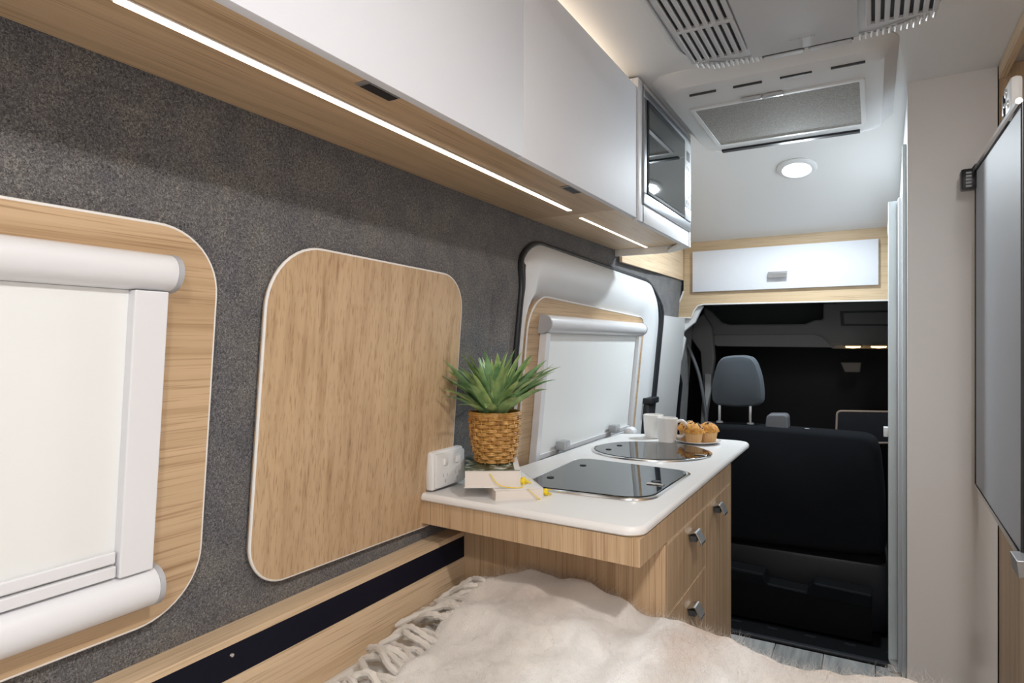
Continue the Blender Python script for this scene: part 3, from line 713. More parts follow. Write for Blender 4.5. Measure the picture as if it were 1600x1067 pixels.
# mugs, plate, muffins
def mug(label, c, hang):
    t = thing('mug', label, 'mug', tuple(c), 'white mugs')
    r, h = 0.0385, 0.092
    MB().lathe([(0.026, 0.0), (0.030, 0.001), (0.034, 0.012), (0.0365, 0.035), (r, 0.07), (r + 0.0005, h - 0.002), (r - 0.0015, h), (r - 0.0035, h - 0.003), (r - 0.004, 0.05), (0.030, 0.012), (0.004, 0.007)], c, 40).build('cup', 'mug', t)
    d = Vector((math.cos(hang), math.sin(hang), 0)); c = Vector(c)
    ps = [c + d * (r - 0.003) + Vector((0, 0, 0.078)), c + d * (r + 0.016) + Vector((0, 0, 0.081)), c + d * (r + 0.031) + Vector((0, 0, 0.066)), c + d * (r + 0.031) + Vector((0, 0, 0.043)), c + d * (r + 0.017) + Vector((0, 0, 0.024)), c + d * (0.034) + Vector((0, 0, 0.024))]
    MB().tube(smooth_path(ps, 5), 0.0060, 10).build('handle', 'mug', t)
pm_ = pz(1039, 692, ZW)
mug('white mug with its handle toward the muffins, in front of the other mug', (pm_.x, 2.355, ZW), math.radians(14))
mug('white mug half hidden behind the front mug', (-0.748, 2.43, ZW), math.radians(95))
plc = Vector((-0.566, 2.385, ZW))
plt = MB().lathe([(0.045, 0.0), (0.048, 0.001), (0.070, 0.007), (0.083, 0.011), (0.084, 0.0125), (0.080, 0.0125), (0.066, 0.008), (0.05, 0.004), (0.002, 0.004)], plc, 48).build('plate', 'mug'); tag(plt, 'small white plate under the muffins on the worktop', 'plate')
def muffin(label, c, r, sd):
    t = thing('muffin', label, 'muffin', tuple(c), 'muffins on the plate')
    rnd = random.Random(sd); n = 48; h = 0.042
    MB().lathe([(r * 0.70, 0.0), (r * 0.72, 0.001), (r * 0.97, h)], c, 32).build('cake', 'cake_side', t)
    rings = []
    for k in range(5):
        z = h * 1.06 * k / 4; base = lerp(r * 0.75, r * 1.0, k / 4)
        rings.append([Vector(c) + Vector(((base + 0.0012 * (j % 2)) * math.cos(2 * math.pi * j / n), (base + 0.0012 * (j % 2)) * math.sin(2 * math.pi * j / n), z + (0.002 * math.sin(j * 1.3) if k == 4 else 0))) for j in range(n)])
    MB().loft(rings, smooth=False).build('paper_case', 'paper_case', t)
    mb = MB(); bmx = bmesh.new(); bmesh.ops.create_uvsphere(bmx, u_segments=28, v_segments=16, radius=1)
    for q in bmx.verts:
        d_ = q.co.copy(); rr = 1 + 0.10 * noise.noise(d_ * 2.2 + Vector((sd, 0, 0))) + 0.04 * noise.noise(d_ * 6 + Vector((0, sd, 0)))
        q.co = Vector(c) + Vector((d_.x * r * 1.15 * rr, d_.y * r * 1.15 * rr, h * 0.95 + d_.z * (0.033 if d_.z > 0 else 0.006) * rr))
    tp = mb.frombm(bmx, True).build('crown', 'muffin', t)
    mb = MB()
    for k in range(16):
        a = rnd.uniform(0, 6.28); q = rnd.uniform(0.1, 0.95)
        d_ = Vector((q * math.cos(a), q * math.sin(a), math.sqrt(1 - q * q)))
        rr = 1 + 0.10 * noise.noise(d_ * 2.2 + Vector((sd, 0, 0))) + 0.04 * noise.noise(d_ * 6 + Vector((0, sd, 0)))
        pc = Vector(c) + Vector((d_.x * r * 1.15 * rr, d_.y * r * 1.15 * rr, h * 0.95 + d_.z * 0.033 * rr))
        bmx = bmesh.new(); bmesh.ops.create_icosphere(bmx, subdivisions=1, radius=rnd.uniform(0.0025, 0.0045))
        for v_ in bmx.verts: v_.co = v_.co * 1.0 + pc
        mb.frombm(bmx, True)
    o = mb.build('chocolate_chips', 'choc', t); o['kind'] = 'stuff'
muffin('golden muffin nearest the white mug', plc + Vector((-0.040, 0.020, 0.0042)), 0.0335, 1)
muffin('golden muffin in the middle of the plate, at the front', plc + Vector((-0.006, -0.034, 0.0042)), 0.0335, 5)
muffin('golden muffin on the far right of the plate', plc + Vector((0.034, 0.024, 0.0042)), 0.0335, 9)

# ============================================================ BED
br = thing('bed_side_rail', 'pale oak bed side board with a black band along the felt wall', 'bed rail', (-0.95, 0.4, 0.50))
XB = -0.942
MB().prism([(-1.0, YR + 0.02, 0.752), (XB, YR + 0.02, 0.752), (XB, KY0 - 0.002, 0.752), (-1.0, KY0 - 0.002, 0.752)], (0, 0, -0.012)).build('top_board', 'pale_oak_along', br)
bb('black_band', 'black_band', br, XB - 0.012, XB - 0.001, YR + 0.02, KY0 - 0.002, 0.684, 0.7399)
bb('side_board', 'pale_oak_along', br, XB - 0.014, XB + 0.002, YR + 0.02, KY0 - 0.002, 0.40, 0.6838)
MB().lathe([(0.004, 0), (0.003, 0.002)], (XB - 0.001, px(363, 1010, XB).y, 0.722), 12, R=Matrix.Rotation(math.pi / 2, 3, 'Y')).build('screw', 'chrome', br)
bd = thing('bed', 'bed platform with mattress under the wool blanket', 'bed', (-0.2, 0.3, 0))
bb('base', 'oak_along', bd, XB + 0.006, 0.325, YR + 0.02, 1.33, 0.0, 0.45)
bb('mattress', 'mattress', bd, XB + 0.008, 0.325, YR + 0.03, 1.355, 0.451, 0.600, bev=0.03, seg=3)
# blanket
EDGE = [(-0.80, 0.672), (-0.72, 0.690), (-0.62, 0.688), (-0.50, 0.668), (-0.445, 0.648), (-0.40, 0.652), (-0.345, 0.651), (-0.305, 0.646), (-0.266, 0.640), (-0.234, 0.626), (-0.202, 0.616), (-0.154, 0.611), (-0.111, 0.616), (-0.068, 0.620), (-0.014, 0.625), (0.03, 0.629), (0.9, 0.63)]
def edgez(x):
    if x <= EDGE[0][0]: return EDGE[0][1]
    for (a, za), (b, zb) in zip(EDGE, EDGE[1:]):
        if x <= b:
            t = (x - a) / (b - a); t = t * t * (3 - 2 * t); return lerp(za, zb, t)
    return EDGE[-1][1]
YE = 1.366
def xroot(y): return -0.815 + 0.02 * math.sin(y * 9) + 0.012 * math.sin(y * 23 + 1)
def bz(x, y):
    k = max(0.0, min(1.0, (y - 0.75) / 0.55)); k = k * k * (3 - 2 * k)
    z = lerp(0.625, edgez(x), k)
    fx = max(0, 1 - (x + 0.815) / 0.42)
    # folds running from the fringe into the blanket
    s = (y - 0.25 * (x + 0.815)) * 30 + 1.6 * noise.noise(Vector((x * 3, y * 3, 1)))
    z += 0.021 * fx * math.sin(s) * (0.6 + 0.4 * noise.noise(Vector((x * 4, y * 6, 7))))
    z += 0.020 * noise.noise(Vector((x * 4.2, y * 5.0, 2.3))) * (1 - 0.7 * k) + 0.012 * noise.noise(Vector((x * 13, y * 13, 5))) + 0.0045 * noise.noise(Vector((x * 30, y * 22, 9)))
    z += 0.010 * math.exp(-((y - 1.0 - 0.55 * (x + 0.4)) / 0.05) ** 2)
    e = max(0, 1 - (x - xroot(y)) / 0.05); z -= 0.022 * e * e
    return max(z, 0.606)
bl = thing('blanket', 'fringed cream and white plaid wool blanket spread over the bed', 'blanket', (-0.2, 0.6, 0.606))
NX, NY = 150, 130; vs = []; uvs = []
for j in range(NY + 1):
    t = j / NY
    for i in range(NX + 1):
        s = i / NX
        v = t * 1.30                                   # cloth length: last part hangs over the far edge
        y = -0.3 + (YE + 0.3) * min(1, t / 0.88)
        x0 = xroot(y); x = x0 + (0.322 - x0) * (s ** 1.1)
        z = bz(x, y)
        if t > 0.88:
            h = (t - 0.88) / 0.12
            if x > XF + 0.02 and True:
                ang = min(1, h * 4) * math.pi / 2; rr = 0.03
                y = YE - 0.012 + rr * math.sin(ang); z = z - rr * (1 - math.cos(ang)) - max(0, h - 0.25) * 0.26
                y += 0.008 * math.sin(x * 26) * h
            else:
                y = YE + 0.018 * min(1, h * 3); z -= 0.06 * h
        elif t > 0.80:
            h = (t - 0.80) / 0.08; z -= 0.004 * h * h
        vs.append(Vector((x, y, z))); uvs.append((s, t))
fs = [[j * (NX + 1) + i, j * (NX + 1) + i + 1, (j + 1) * (NX + 1) + i + 1, (j + 1) * (NX + 1) + i] for j in range(NY) for i in range(NX)]
me = bpy.data.meshes.new('cloth'); me.from_pydata([p - bl.location for p in vs], [], fs)
ul = me.uv_layers.new(name='UVMap')
for lp in me.loops: ul.data[lp.index].uv = uvs[lp.vertex_index]
me.polygons.foreach_set('use_smooth', [True] * len(me.polygons)); me.materials.append(MATS['wool'])
o = bpy.data.objects.new('cloth', me); C.objects.link(o); o.parent = bl
o['kind'] = 'stuff'
ps_m = o.modifiers.new('fuzz', 'PARTICLE_SYSTEM'); st = o.particle_systems[0].settings
st.type = 'HAIR'; st.count = 70000; st.hair_length = 0.005; st.hair_step = 3; st.use_advanced_hair = True
st.factor_random = 0.006; st.brownian_factor = 0.004; st.root_radius = 0.30; st.tip_radius = 0.06; st.radius_scale = 0.001
so_ = o.modifiers.new('thick', 'SOLIDIFY'); so_.thickness = 0.006; so_.offset = -1
rnd = random.Random(21)
nt = 44
for k in range(nt):
    y = 0.52 + (1.345 - 0.52) * k / (nt - 1) + rnd.uniform(-0.006, 0.006)
    x0 = xroot(y) + 0.012; z0 = bz(x0, y)
    ln = rnd.uniform(0.085, 0.125); sw = rnd.uniform(-0.055, 0.06)
    ps = []
    lift = rnd.uniform(0.0, 0.03)
    for q in range(6):
        t = q / 5
        xx = x0 + 0.02 - ln * t - 0.01 * t; yy = y + sw * t * t + 0.010 * math.sin(t * 5 + k * 1.7)
        zz = lerp(z0 + 0.004, 0.615, t ** 0.9) + lift * math.sin(math.pi * t) + 0.004 * math.sin(t * 6 + k)
        ps.append(Vector((max(xx, XB + 0.012), min(yy, KY0 - 0.012), zz)))
    pth = smooth_path(ps, 4)
    rr = [0.0072 * (1 + 0.16 * math.sin(i * 2.1 + k)) * (0.55 if i in (0, len(pth) - 1) else 1) for i in range(len(pth))]
    MB().tube(pth, rr, 8).build('tassel', 'tassel_wool', bl)

# ============================================================ CEILING FITTINGS
# air conditioner
ac = thing('ceiling_air_conditioner', 'large white ceiling air conditioner with dark vent slots at the top edge', 'air conditioner', (-0.15, 1.45, 2.03))
AX0, AX1, AY0, AY1, AZ = -0.462, 0.160, 1.00, 1.862, 2.036
def acring(g, z, n=9):
    pts = [(AX0 - g, AY0 - g, z), (AX1 + g, AY0 - g, z), (AX1 + g, AY1 - 0.10 + g, z), (AX1 - 0.09 + g * 0.6, AY1 - 0.012 + g, z), (-0.15, AY1 + g, z), (AX0 + 0.09 - g * 0.6, AY1 - 0.012 + g, z), (AX0 - g, AY1 - 0.10 + g, z)]
    return rounded(pts, 0.06, n)
MB().loft([acring(0.012, ZC - 0.002), acring(0.006, ZC - 0.02), acring(0.0, AZ + 0.018), acring(-0.006, AZ + 0.008), acring(-0.02, AZ + 0.004)], True, True, True).build('body', 'plastic_light', ac)
MB().loft([acring(0.034, ZC - 0.001), acring(0.034, ZC - 0.008), acring(0.014, ZC - 0.014)], True, True, True).build('flange', 'plastic_white', ac)
for k in range(4):
    q = acring(0.010 - 0.0035 * k, ZC - 0.018 - 0.010 * k)
    MB().tube(q, 0.0026, 6, closed=True).build('skirt_rib', 'plastic_white', ac)
for g_ in (0.012, 0.026):
    MB().tube(acring(-g_, AZ + 0.004), 0.0016, 6, closed=True).build('cover_groove', 'plastic_grey', ac)
for k in range(13):
    for sx_ in (-1, 1):
        t_ = k / 12
        xx = -0.151 + sx_ * (0.125 + 0.155 * t_); yy = AY1 - 0.004 - 0.012 * t_ - 0.05 * max(0, t_ - 0.75) / 0.25 * 0.6
        MB().box(xx - 0.0035, xx + 0.0035, yy - 0.026, yy + 0.008, AZ - 0.001, ZC - 0.012, 0.002, 1).build('skirt_fin', 'white_gloss', ac)
cov = MB().prism(rounded([(-0.285, AY0 + 0.03, AZ + 0.003), (-0.030, AY0 + 0.03, AZ + 0.003), (-0.030, AY1 - 0.035, AZ + 0.003), (-0.285, AY1 - 0.035, AZ + 0.003)], 0.004, 3), (0, 0, -0.007)).build('center_cover', 'plastic_light', ac)
def vent(x0, x1, y0, y1, n, bend):
    bk = bb('vent_backing', 'black', ac, x0, x1, y0, y1, AZ + 0.001, AZ + 0.0039)
    pitch = (x1 - x0) / n
    for k in range(n + 1):
        xx = x0 + pitch * k; hw = pitch * 0.30
        MB().box(xx - hw, xx + hw, y0 - 0.004, y1 + 0.004, AZ - 0.006, AZ + 0.002, 0.0015, 1).build('vent_slat', 'plastic_light', ac)
    for yy in (y0 - 0.008, y1 + 0.001):
        MB().box(x0 - 0.004, x1 + 0.004, yy, yy + 0.007, AZ - 0.0065, AZ + 0.002, 0.001, 1).build('vent_bar', 'plastic_light', ac)
for (xa, xb) in ((-0.432, -0.296), (-0.008, 0.128)):
    vent(xa, xb, 1.592, 1.772, 7, 0); vent(xa, xb, 1.385, 1.576, 7, 0); vent(xa, xb, 1.10, 1.37, 7, 0)
for xa, xb in ((-0.262, -0.157), (-0.147, -0.042)):
    bb('outlet_slot', 'black', ac, xa, xb, AY1 - 0.030, AY1 - 0.012, AZ - 0.0008, AZ + 0.005)
    bb('outlet_flap', 'plastic_light', ac, xa + 0.004, xb - 0.004, AY1 - 0.024, AY1 - 0.006, AZ - 0.006, AZ - 0.001, bev=0.001, seg=1)
for k in range(9):
    xx = -0.185 + k * 0.0068
    bb('logo_mark', 'plastic_grey', cov, xx, xx + 0.0048, 1.765, 1.770, AZ - 0.0046, AZ - 0.0039)
# roof hatch with flyscreen
hx0, hx1, hy0, hy1 = -0.612, 0.045, 1.985, 2.765
ht = thing('roof_hatch', 'white roof hatch frame with grey flyscreen behind the air conditioner', 'roof hatch', (-0.28, 2.37, 2.05))
def hring(g, z, r=0.07): return rounded([(hx0 + g, hy0 + g, z), (hx1 - g, hy0 + g, z), (hx1 - g, hy1 - g, z), (hx0 + g, hy1 - g, z)], r, 8)
def hin(x0, x1, y0, y1, z): return rounded([(x0, y0, z), (x1, y0, z), (x1, y1, z), (x0, y1, z)], 0.006, 8)
fx0, fx1, fy0, fy1 = -0.528, -0.034, 2.187, 2.612
MB().loft([hring(-0.02, ZC + 0.01, 0.09), hring(-0.02, ZC - 0.004, 0.09), hring(0.0, ZC - 0.022), hring(0.015, ZC - 0.042), hring(0.04, ZC - 0.048), hin(fx0 - 0.014, fx1 + 0.014, fy0 - 0.014, fy1 + 0.014, ZC - 0.0485)], cap1=True).build('frame', 'plastic_white', ht)
MB().loft([hin(fx0 - 0.014, fx1 + 0.014, fy0 - 0.014, fy1 + 0.014, ZC - 0.0486), hin(fx0 - 0.014, fx1 + 0.014, fy0 - 0.014, fy1 + 0.014, ZC - 0.054), hin(fx0, fx1, fy0, fy1, ZC - 0.054), hin(fx0, fx1, fy0, fy1, ZC - 0.0486)], smooth=False).build('screen_frame', 'plastic_white', ht)
bb('flyscreen', 'flyscreen', ht, fx0, fx1, fy0, fy1, ZC - 0.0515, ZC - 0.049)
bb('dark_slot', 'black', ht, -0.540, -0.040, 2.690, 2.716, ZC - 0.056, ZC - 0.047)
for (ua, va, ub, vb) in ((1075, 146, 1118, 140), (1144, 133, 1190, 126), (1218, 119, 1268, 110), (1298, 104, 1352, 95)):
    a = pz(ua, va, ZC - 0.05); b = pz(ub, vb, ZC - 0.05); yy = 2.048
    bb('vent_slit', 'print_black', ht, a.x, b.x, yy - 0.003, yy + 0.003, ZC - 0.054, ZC - 0.048)
for xa, xb in ((-0.370, -0.310), (-0.305, -0.245)):
    bb('latch', 'plastic_light', ht, xa, xb, 2.150, 2.170, ZC - 0.060, ZC - 0.0505, bev=0.002)
# downlights
def downlight(label, x, y, watts, col=(1.0, 0.965, 0.93)):
    z = zceil(y); sl = math.atan((zceil(y + 0.01) - zceil(y - 0.01)) / 0.02)
    R = Matrix.Rotation(sl, 3, 'X')
    t = thing('ceiling_light', label, 'ceiling light', (x, y, z - 0.012), 'round ceiling lights')
    c = Vector((x, y, z))
    MB().lathe([(0.080, 0.0), (0.082, -0.006), (0.074, -0.013), (0.060, -0.014), (0.057, -0.010)], c, 40, R=R).build('ring', 'plastic_white', t)
    MB().lathe([(0.0565, -0.0102), (0.05, -0.0125), (0.002, -0.0132)], c, 32, R=R).build('diffuser', 'lamp_glow', t)
    la = bpy.data.lights.new('lamp', 'AREA'); la.shape = 'DISK'; la.size = 0.11; la.energy = watts; la.color = col
    lo = bpy.data.objects.new('lamp', la); C.objects.link(lo); lo.parent = t
    lo.location = R @ Vector((0, 0, -0.0165)) + Vector((0, 0, 0.012)); lo.rotation_euler = (sl, 0, 0)
    return t
p = ray(1245, 262); k = 2.0
for _ in range(60):
    P = Vector((0, 0, H)) + p * k
    k += 0.5 * (zceil(P.y) - P.z) / p.z * 0.6
P = Vector((0, 0, H)) + p * k
downlight('glowing round ceiling light in front of the roof hatch', P.x, P.y, LAMP_W, (0.84, 0.94, 1.0))
downlight('unseen round ceiling light added as fill over the bed, ahead of the camera', 0.29, 0.55, BED_FILL_W)  # this and the next are out of view, added for general brightness
downlight('unseen round ceiling light added as fill over the bed, behind the camera', 0.20, -0.40, BED_FILL_W)

# ============================================================ FRONT BULKHEAD AND LOCKER
lk = thing('bulkhead_locker', 'oak locker over the cab opening with a long white flap door', 'locker', (-0.42, YB, 1.40))
ol = [(1069, 376), (1068, 455), (1063, 468), (1056, 480), (1054.5, 490), (1059, 496.5), (1080.5, 496.5), (1084, 486), (1090, 478), (1099, 475.5), (1420, 468.5), (1420, 352)]
op = [py(u, v, YB) for u, v in ol]
op[0].z += 0.03; op[-1].z += 0.05
MB().prism(op, (0, 0.018, 0)).build('face_board', 'pale_oak_across', lk)
MB().tube([p + Vector((0, -0.001, 0)) for p in op[1:-1]], 0.0045, 8).build('edge_trim', 'white_edge', lk)
a = py(1082, 393, YB - 0.02); b = py(1372.5, 444, YB - 0.02)
ld = bb('flap_door', 'door_white', lk, a.x, b.x, YB - 0.02, YB - 0.001, b.z - 0.002, a.z - 0.002, bev=0.001)
hp = py(1215, 430, YB - 0.03)
prof = [(0, 0.018), (-0.014, 0.020), (-0.024, 0.012), (-0.026, -0.014), (-0.022, -0.014), (-0.020, 0.008), (-0.012, 0.0155), (0, 0.013)]
MB().prism([Vector((hp.x - 0.047, YB - 0.02 + q0_, hp.z + q1_)) for q0_, q1_ in prof], (0.094, 0, 0)).build('handle', 'brushed', ld, bevel=0.0015)
bb('locker_box', 'black', lk, op[9].x, 0.10, YB + 0.02, YB + 0.30, 1.475, 1.79)

# ============================================================ CAB
YS0 = 3.12
# pillar
pp = [(1099, 478), (1092, 490), (1085.5, 504), (1065, 521), (1071, 529), (1065, 559), (1055.5, 585), (1048.5, 622), (1046, 660), (1044, 760), (990, 760), (1000, 480), (1035, 470)]
pil = MB().prism([py(u, v, YB + 0.022) for u, v in pp], (0, 0.03, 0)).build('door_pillar', 'pillar_light', None, bevel=0.006); tag(pil, 'light grey plastic pillar between the sliding door and the cab', 'pillar')
lin = [Vector((wallx(z) + 0.002, 3.19, z)) for z in (0.0, 0.7, 1.40)]
pl2 = MB().prism([(wallx(0.0) + 0.004, 3.185, 0.0), (wallx(0.0) + 0.004, YB + 0.02, 0.0), (wallx(1.41) + 0.004, YB + 0.02, 1.395), (wallx(1.41) + 0.004, 3.185, 1.395)], (-0.012, 0, 0)).build('pillar_trim', 'pillar_light'); tag(pl2, 'pale plastic lining strip on the wall behind the sliding door', 'wall trim')
# shell: dark outside at night
cw = MB()
cw.box(-1.15, XR, 5.2, 5.23, 0, 2.1); cw.box(-1.18, -1.15, YB + 0.05, 5.2, 0, 2.1); cw.box(XR, XR + 0.03, YB, 5.2, 0, 2.1)
struct('wall_cab', cw, 'black', 'dark cab windows at night')
cr = MB().box(-1.15, XR, YB + 0.02, 5.2, 1.80, 1.83)
struct('ceiling_cab', cr, 'headliner_dark', 'dark headliner of the cab')
mbx = MB().box(-1.15, 0.105, 2.835, 5.2, -0.011, -0.002)
struct('floor_cab', mbx, 'mat_black', 'black floor of the cab')
stp = thing('step_trim', 'dark ribbed step edge at the end of the plank floor', 'floor trim', (-0.3, 2.86, 0))
bb('nosing', 'rubber', stp, -0.92, 0.10, 2.833, 2.862, 0.0, 0.012, bev=0.004)
bb('tread', 'mat_black', stp, -0.92, 0.10, 2.863, 2.985, 0.0, 0.004)
for k in range(5):
    bb('tread_bolt', 'black', stp, -0.55 + 0.15 * k, -0.51 + 0.15 * k, 2.95, 2.965, 0.004, 0.006)
# headliner shelf and visor, at y about 4.3
YV = 4.25
def slab(name, m, parent, pix, y, dy, bev=0.01):
    return MB().prism([py(u, v, y) for u, v in pix], (0, dy, 0)).build(name, m, parent, bevel=bev)
hs = thing('cab_shelf', 'grey overhead shelf across the top of the cab', 'shelf', tuple(py(1200, 520, YV)))
slab('shelf_beam', 'headliner', hs, [(1100, 480), (1112, 487), (1128, 504), (1140, 507), (1258, 506), (1272, 500), (1286, 499), (1286, 474), (1420, 468), (1420, 545), (1300, 545), (1285, 530), (1112, 524), (1098, 505)], YV, 0.05)
slab('shelf_back', 'headliner_dark', hs, [(1095, 465), (1300, 465), (1300, 515), (1095, 515)], YV + 0.30, 0.02)
slab('console_recess', 'headliner_dark', hs, [(1312, 486), (1425, 484), (1425, 509), (1314, 509)], YV - 0.006, 0.008, 0.003)
slab('console_panel', 'headliner', hs, [(1318, 489), (1425, 487), (1425, 506), (1319, 506)], YV - 0.010, 0.006, 0.003)
vis = slab('sun_visor', 'headliner', None, [(1113, 527), (1118, 523), (1272, 522), (1285, 526), (1302, 543), (1120, 541), (1113, 536)], YV - 0.05, 0.02, 0.006)
tag(vis, 'grey folded sun visor below the cab shelf', 'sun visor')
for lab, uu in (('left of the two warm cab reading lights', 1333), ('right of the two warm cab reading lights', 1373)):
    c = py(uu, 542, YV - 0.02)
    rl = thing('reading_light', lab, 'reading light', tuple(c), 'cab reading lights')
    MB().box(c.x - 0.050, c.x + 0.050, c.y - 0.075, c.y + 0.018, c.z + 0.004, c.z + 0.016, 0.004).build('housing', 'headliner', rl)
    MB().lathe([(0.040, 0.004), (0.036, -0.004), (0.002, -0.007)], (c.x, c.y - 0.03, c.z), 20).build('lens', 'cab_glow', rl)
mr = slab('rear_view_mirror', 'seat_trim', None, [(1313, 566), (1346, 566), (1344, 582), (1320, 582)], YV + 0.25, 0.02, 0.006); tag(mr, 'small dark rear-view mirror hanging in the cab', 'mirror')
# side pillar fabric, window trim, seat belt
ap = slab('cab_pillar', 'headliner', None, [(1099, 490), (1112, 512), (1116, 560), (1104, 650), (1100, 690), (1092, 690), (1098, 600), (1094, 550), (1076, 524), (1086, 500)], YB + 0.55, 0.06, 0.01); tag(ap, 'dark grey fabric pillar inside the cab', 'pillar')
bt = slab('belt_guide', 'pillar_grey', None, [(1101, 584), (1111, 584), (1110, 612), (1104, 640), (1101, 640)], YB + 0.50, 0.03, 0.004); tag(bt, 'small beige seat belt guide beside the headrest', 'belt guide')
pt = [py(u, v, YB + 0.30) for u, v in ((1069, 530), (1080, 552), (1092, 585), (1099, 620), (1103, 650), (1103, 680))]
wtm = MB().tube(smooth_path(pt), 0.010, 8).build('window_trim', 'seat_trim'); tag(wtm, 'thin curved grey trim of the dark cab door window', 'window trim')
dl = slab('belt_pillar_cover', 'seat_fabric', None, [(1056, 586), (1061, 584), (1064, 600), (1060, 640), (1058, 700), (1044, 700), (1048, 640)], YB + 0.06, 0.05, 0.01); tag(dl, 'black belt pillar cover at the cab door', 'pillar cover')
bk_ = slab('belt_buckle', 'chrome', None, [(1058, 588), (1062, 587), (1062, 599), (1058, 600)], YB + 0.055, 0.006, 0.002); tag(bk_, 'small shiny belt buckle at the cab door pillar', 'belt buckle')
# bench seat
bsx = thing('bench_seat', 'black fabric double bench seat in the cab seen from behind', 'seat', (-0.4, YS0 + 0.1, 0))
def spy(u, v): return py(u, v, YS0)
so1 = [spy(1100, 661), (spy(1165, 664)), spy(1330, 677), spy(1362, 680), spy(1376, 694), spy(1383, 760), spy(1386, 850), spy(1382, 869), spy(1300, 864), spy(1060, 832), spy(1050, 700)]
mb = MB()
sor = rounded(so1, [0.02, 0.03, 0.05, 0.03, 0.05, 0.05, 0.05, 0.03, 0.05, 0.02, 0.05], 4)
cc = sum(sor, Vector()) / len(sor)
def scl(k, dy): return [cc + (p - cc) * k + Vector((0, dy, 0)) for p in sor]
mb.loft([scl(0.90, -0.020), scl(0.955, -0.012), scl(0.99, 0.008), scl(1.0, 0.04), scl(0.99, 0.12), scl(0.95, 0.14)], True, True, True)
mb.build('backrest', 'seat_fabric', bsx)
lo1 = [spy(1060, 822), spy(1300, 860), spy(1384, 868), spy(1386, 905), spy(1384, 930), spy(1130, 880), spy(1060, 870)]
MB().prism([p + Vector((0, 0.05, 0)) for p in lo1], (0, 0.12, 0)).build('lumbar_cover', 'seat_fabric', bsx, bevel=0.02)
lo2 = [(1120, 882), (1193, 897), (1200, 912), (1260, 925), (1272, 911), (1363, 930), (1363, 1010), (1120, 985)]
q2 = [py(u, v, YS0 - 0.11) for u, v in lo2]
for q in q2[-2:]: q.z = 0.006
MB().prism(q2, (0, 0.10, 0)).build('seat_base_panel', 'mat_black', bsx, bevel=0.006)
bb('seat_base', 'black', bsx, -0.90, 0.06, YS0 + 0.02, YS0 + 0.5, 0.0, 0.30, bev=0.02)
sh = py(1300, 930, YS0 + 0.03)
MB().prism([py(u, v, YS0 - 0.12) for u, v in ((1130, 888), (1190, 899), (1199, 914), (1262, 928), (1274, 914), (1360, 932), (1360, 950), (1130, 905))], (0, 0.008, 0)).build('edge_lip', 'seat_fabric', bsx)
# headrest
hr = [spy(1121, 562), spy(1133, 556), spy(1166, 555), spy(1179, 561), spy(1189, 590), spy(1192, 618), spy(1190, 634), spy(1150, 637), spy(1112, 633), spy(1109, 612), spy(1113, 585)]
hrr = rounded(hr, 0.03, 4); hc = sum(hrr, Vector()) / len(hrr)
def hsc(k, dy): return [hc + (p - hc) * k + Vector((0, dy, 0)) for p in hrr]
hd = MB().loft([hsc(0.80, 0.005), hsc(0.93, 0.010), hsc(1.0, 0.035), hsc(1.0, 0.075), hsc(0.94, 0.10), hsc(0.8, 0.11)], True, True, True).build('headrest', 'headrest_fabric', bsx)
for u in (1124.5, 1172.5):
    a = py(u, 630, YS0 + 0.055); b = py(u, 672, YS0 + 0.055)
    MB().tube([a, b], 0.0065, 10).build('post', 'chrome', hd)
    MB().lathe([(0.017, 0), (0.015, 0.008), (0.008, 0.010)], (b.x, b.y, spy(1150, 664).z), 14).build('post_collar', 'plastic_grey', hd)
q = [spy(1194, 675), spy(1196, 652), spy(1200, 648), spy(1226, 648), spy(1230, 652), spy(1231, 675)]
MB().prism([p + Vector((0, 0.02, 0)) for p in q], (0, 0.09, 0)).build('belt_outlet', 'seat_trim', bsx, bevel=0.01)
b = spy(1259, 673); MB().lathe([(0.025, 0), (0.022, 0.006), (0.008, 0.009)], (b.x, YS0 + 0.05, b.z - 0.004), 16).build('post_collar', 'plastic_grey', bsx)
# framed dark screen beyond the seat
YT = 4.10
ts = thing('framed_screen', 'dark flat panel with thin tan frame behind the bench seat', 'screen', tuple(py(1350, 690, YT)))
sq = rounded([py(1306, 692, YT), py(1308, 642, YT), py(1430, 644, YT), py(1430, 692, YT)], 0.02, 4)
MB().prism(sq, (0, 0.012, 0)).build('panel', 'screen_dark', ts)
MB().tube(sq, 0.006, 8, closed=True).build('frame', 'tan_edge', ts)

# ============================================================ RIGHT SIDE: frame posts and open grey door
fp = thing('shower_door_frame', 'tall white metal door frame posts along the aisle at the partition', 'door frame', (0.08, 2.86, 0))
bb('post', 'sill', fp, 0.054, 0.100, 2.845, 2.885, 0.013, 1.80, bev=0.002)
bb('post', 'white_satin', fp, 0.084, 0.104, 2.78, 2.843, 0.013, 1.80, bev=0.003)
bb('post_groove', 'plastic_grey', fp, 0.0825, 0.0840, 2.79, 2.8, 0.04, 1.79)
bb('post', 'sill', fp, 0.091, 0.1045, 2.60, 2.64, 0.0, 1.95, bev=0.003)
bb('header', 'sill', fp, 0.060, 0.104, 2.887, 3.45, 1.76, 1.795, bev=0.003)
bb('foot_bracket', 'chrome', fp, 0.050, 0.106, 2.80, 2.842, 0.0, 0.03, bev=0.003)
bb('latch_tab', 'plastic_white', fp, 0.038, 0.0535, 2.85, 2.88, 0.888, 0.925, bev=0.002)
XG = 0.270
gd = thing('open_panel_door', 'grey panel with black edging standing open in front of the white partition', 'door', tuple(px(1525, 755, XG)))
g = [px(1525, 268, XG), px(1598, 161, XG), px(1598, 868, XG), px(1525, 756, XG)]
MB().prism(g, (0.016, 0, 0)).build('panel', 'grey_panel', gd)
MB().tube(g, 0.0035, 8, closed=True).build('edge_band', 'bracket', gd)
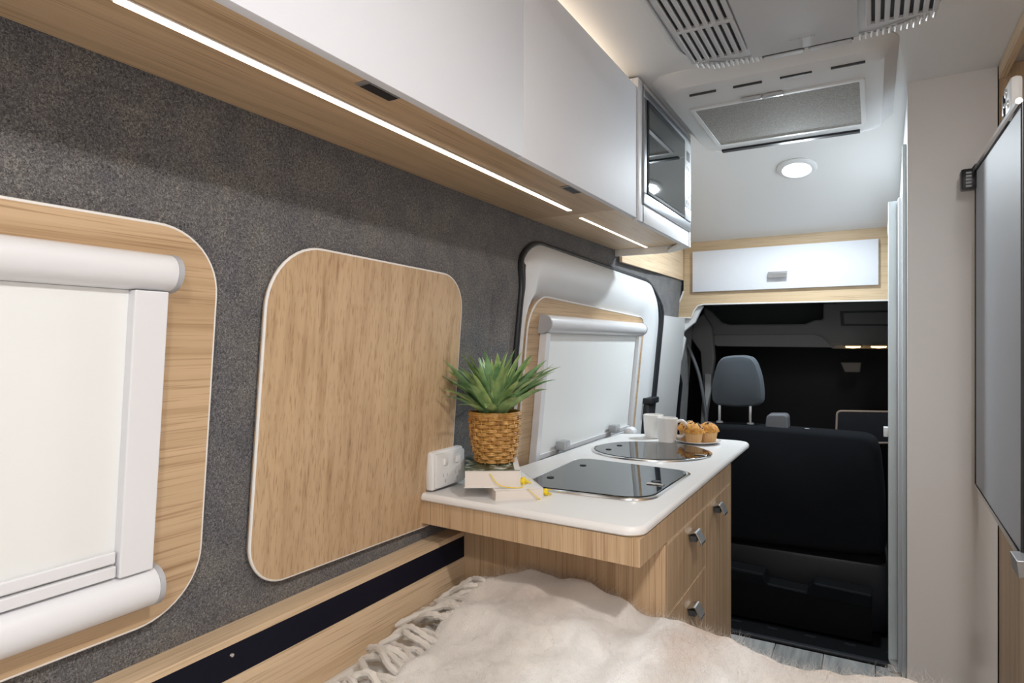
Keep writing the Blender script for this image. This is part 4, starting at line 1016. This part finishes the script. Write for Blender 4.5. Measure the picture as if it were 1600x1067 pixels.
e0, e1 = g[3] + Vector((0.016, 0, 0)), g[2] + Vector((0.016, 0, 0))
MB().prism([g[3] + Vector((0.0, 0, -0.005)), g[2] + Vector((0, 0, -0.005)), g[2] + Vector((0, 0, -0.022)), g[3] + Vector((0, 0, -0.012))], (0.018, 0, 0)).build('bottom_edge', 'brushed', gd)
MB().tube([g[0] + Vector((-0.006, 0.0, 0.006)), g[1] + Vector((-0.006, 0, 0.006))], 0.007, 8).build('chrome_stay', 'chrome', gd)
ct = g[0] + Vector((-0.004, 0.0, -0.012))
MB().box(ct.x - 0.034, ct.x + 0.040, ct.y - 0.012, ct.y + 0.03, ct.z - 0.040, ct.z + 0.022, 0.006).build('corner_catch', 'bracket', gd)
for k in range(5):
    for sx_ in (-0.018, 0.010):
        MB().box(ct.x + sx_ - 0.004, ct.x + sx_ + 0.010, ct.y - 0.0135, ct.y - 0.0115, ct.z - 0.034 + k * 0.010, ct.z - 0.029 + k * 0.010).build('catch_rib', 'cap_grey', gd)
hgc = px(1583, 152, XG)
hg = MB().box(hgc.x - 0.012, hgc.x + 0.012, hgc.y - 0.045, hgc.y + 0.035, hgc.z - 0.045, hgc.z + 0.035, 0.01).build('hinge', 'plastic_white', gd)
for dy, dz, r in ((0.0, 0.01, 0.010), (0.015, -0.012, 0.007), (-0.02, -0.02, 0.009)):
    MB().lathe([(r, 0), (r, 0.003), (r * 0.5, 0.004)], (hgc.x - 0.0115, hgc.y + dy, hgc.z + dz), 14, R=Matrix.Rotation(-math.pi / 2, 3, 'Y')).build('hinge_screw', 'chrome', hg)
MB().box(hgc.x - 0.016, hgc.x - 0.008, hgc.y + 0.012, hgc.y + 0.026, hgc.z - 0.035, hgc.z + 0.012, 0.003).build('hinge_slot', 'bracket', hg)
hh = px(1590, 878, XG - 0.01)
MB().prism([Vector((XG - 0.020, hh.y + 0.02, hh.z + 0.016)), Vector((XG + 0.012, hh.y + 0.02, hh.z + 0.020)), Vector((XG + 0.012, hh.y + 0.02, hh.z - 0.012)), Vector((XG - 0.016, hh.y + 0.02, hh.z - 0.02))], (0, -0.07, 0)).build('handle', 'grey_metal', gd, bevel=0.002)
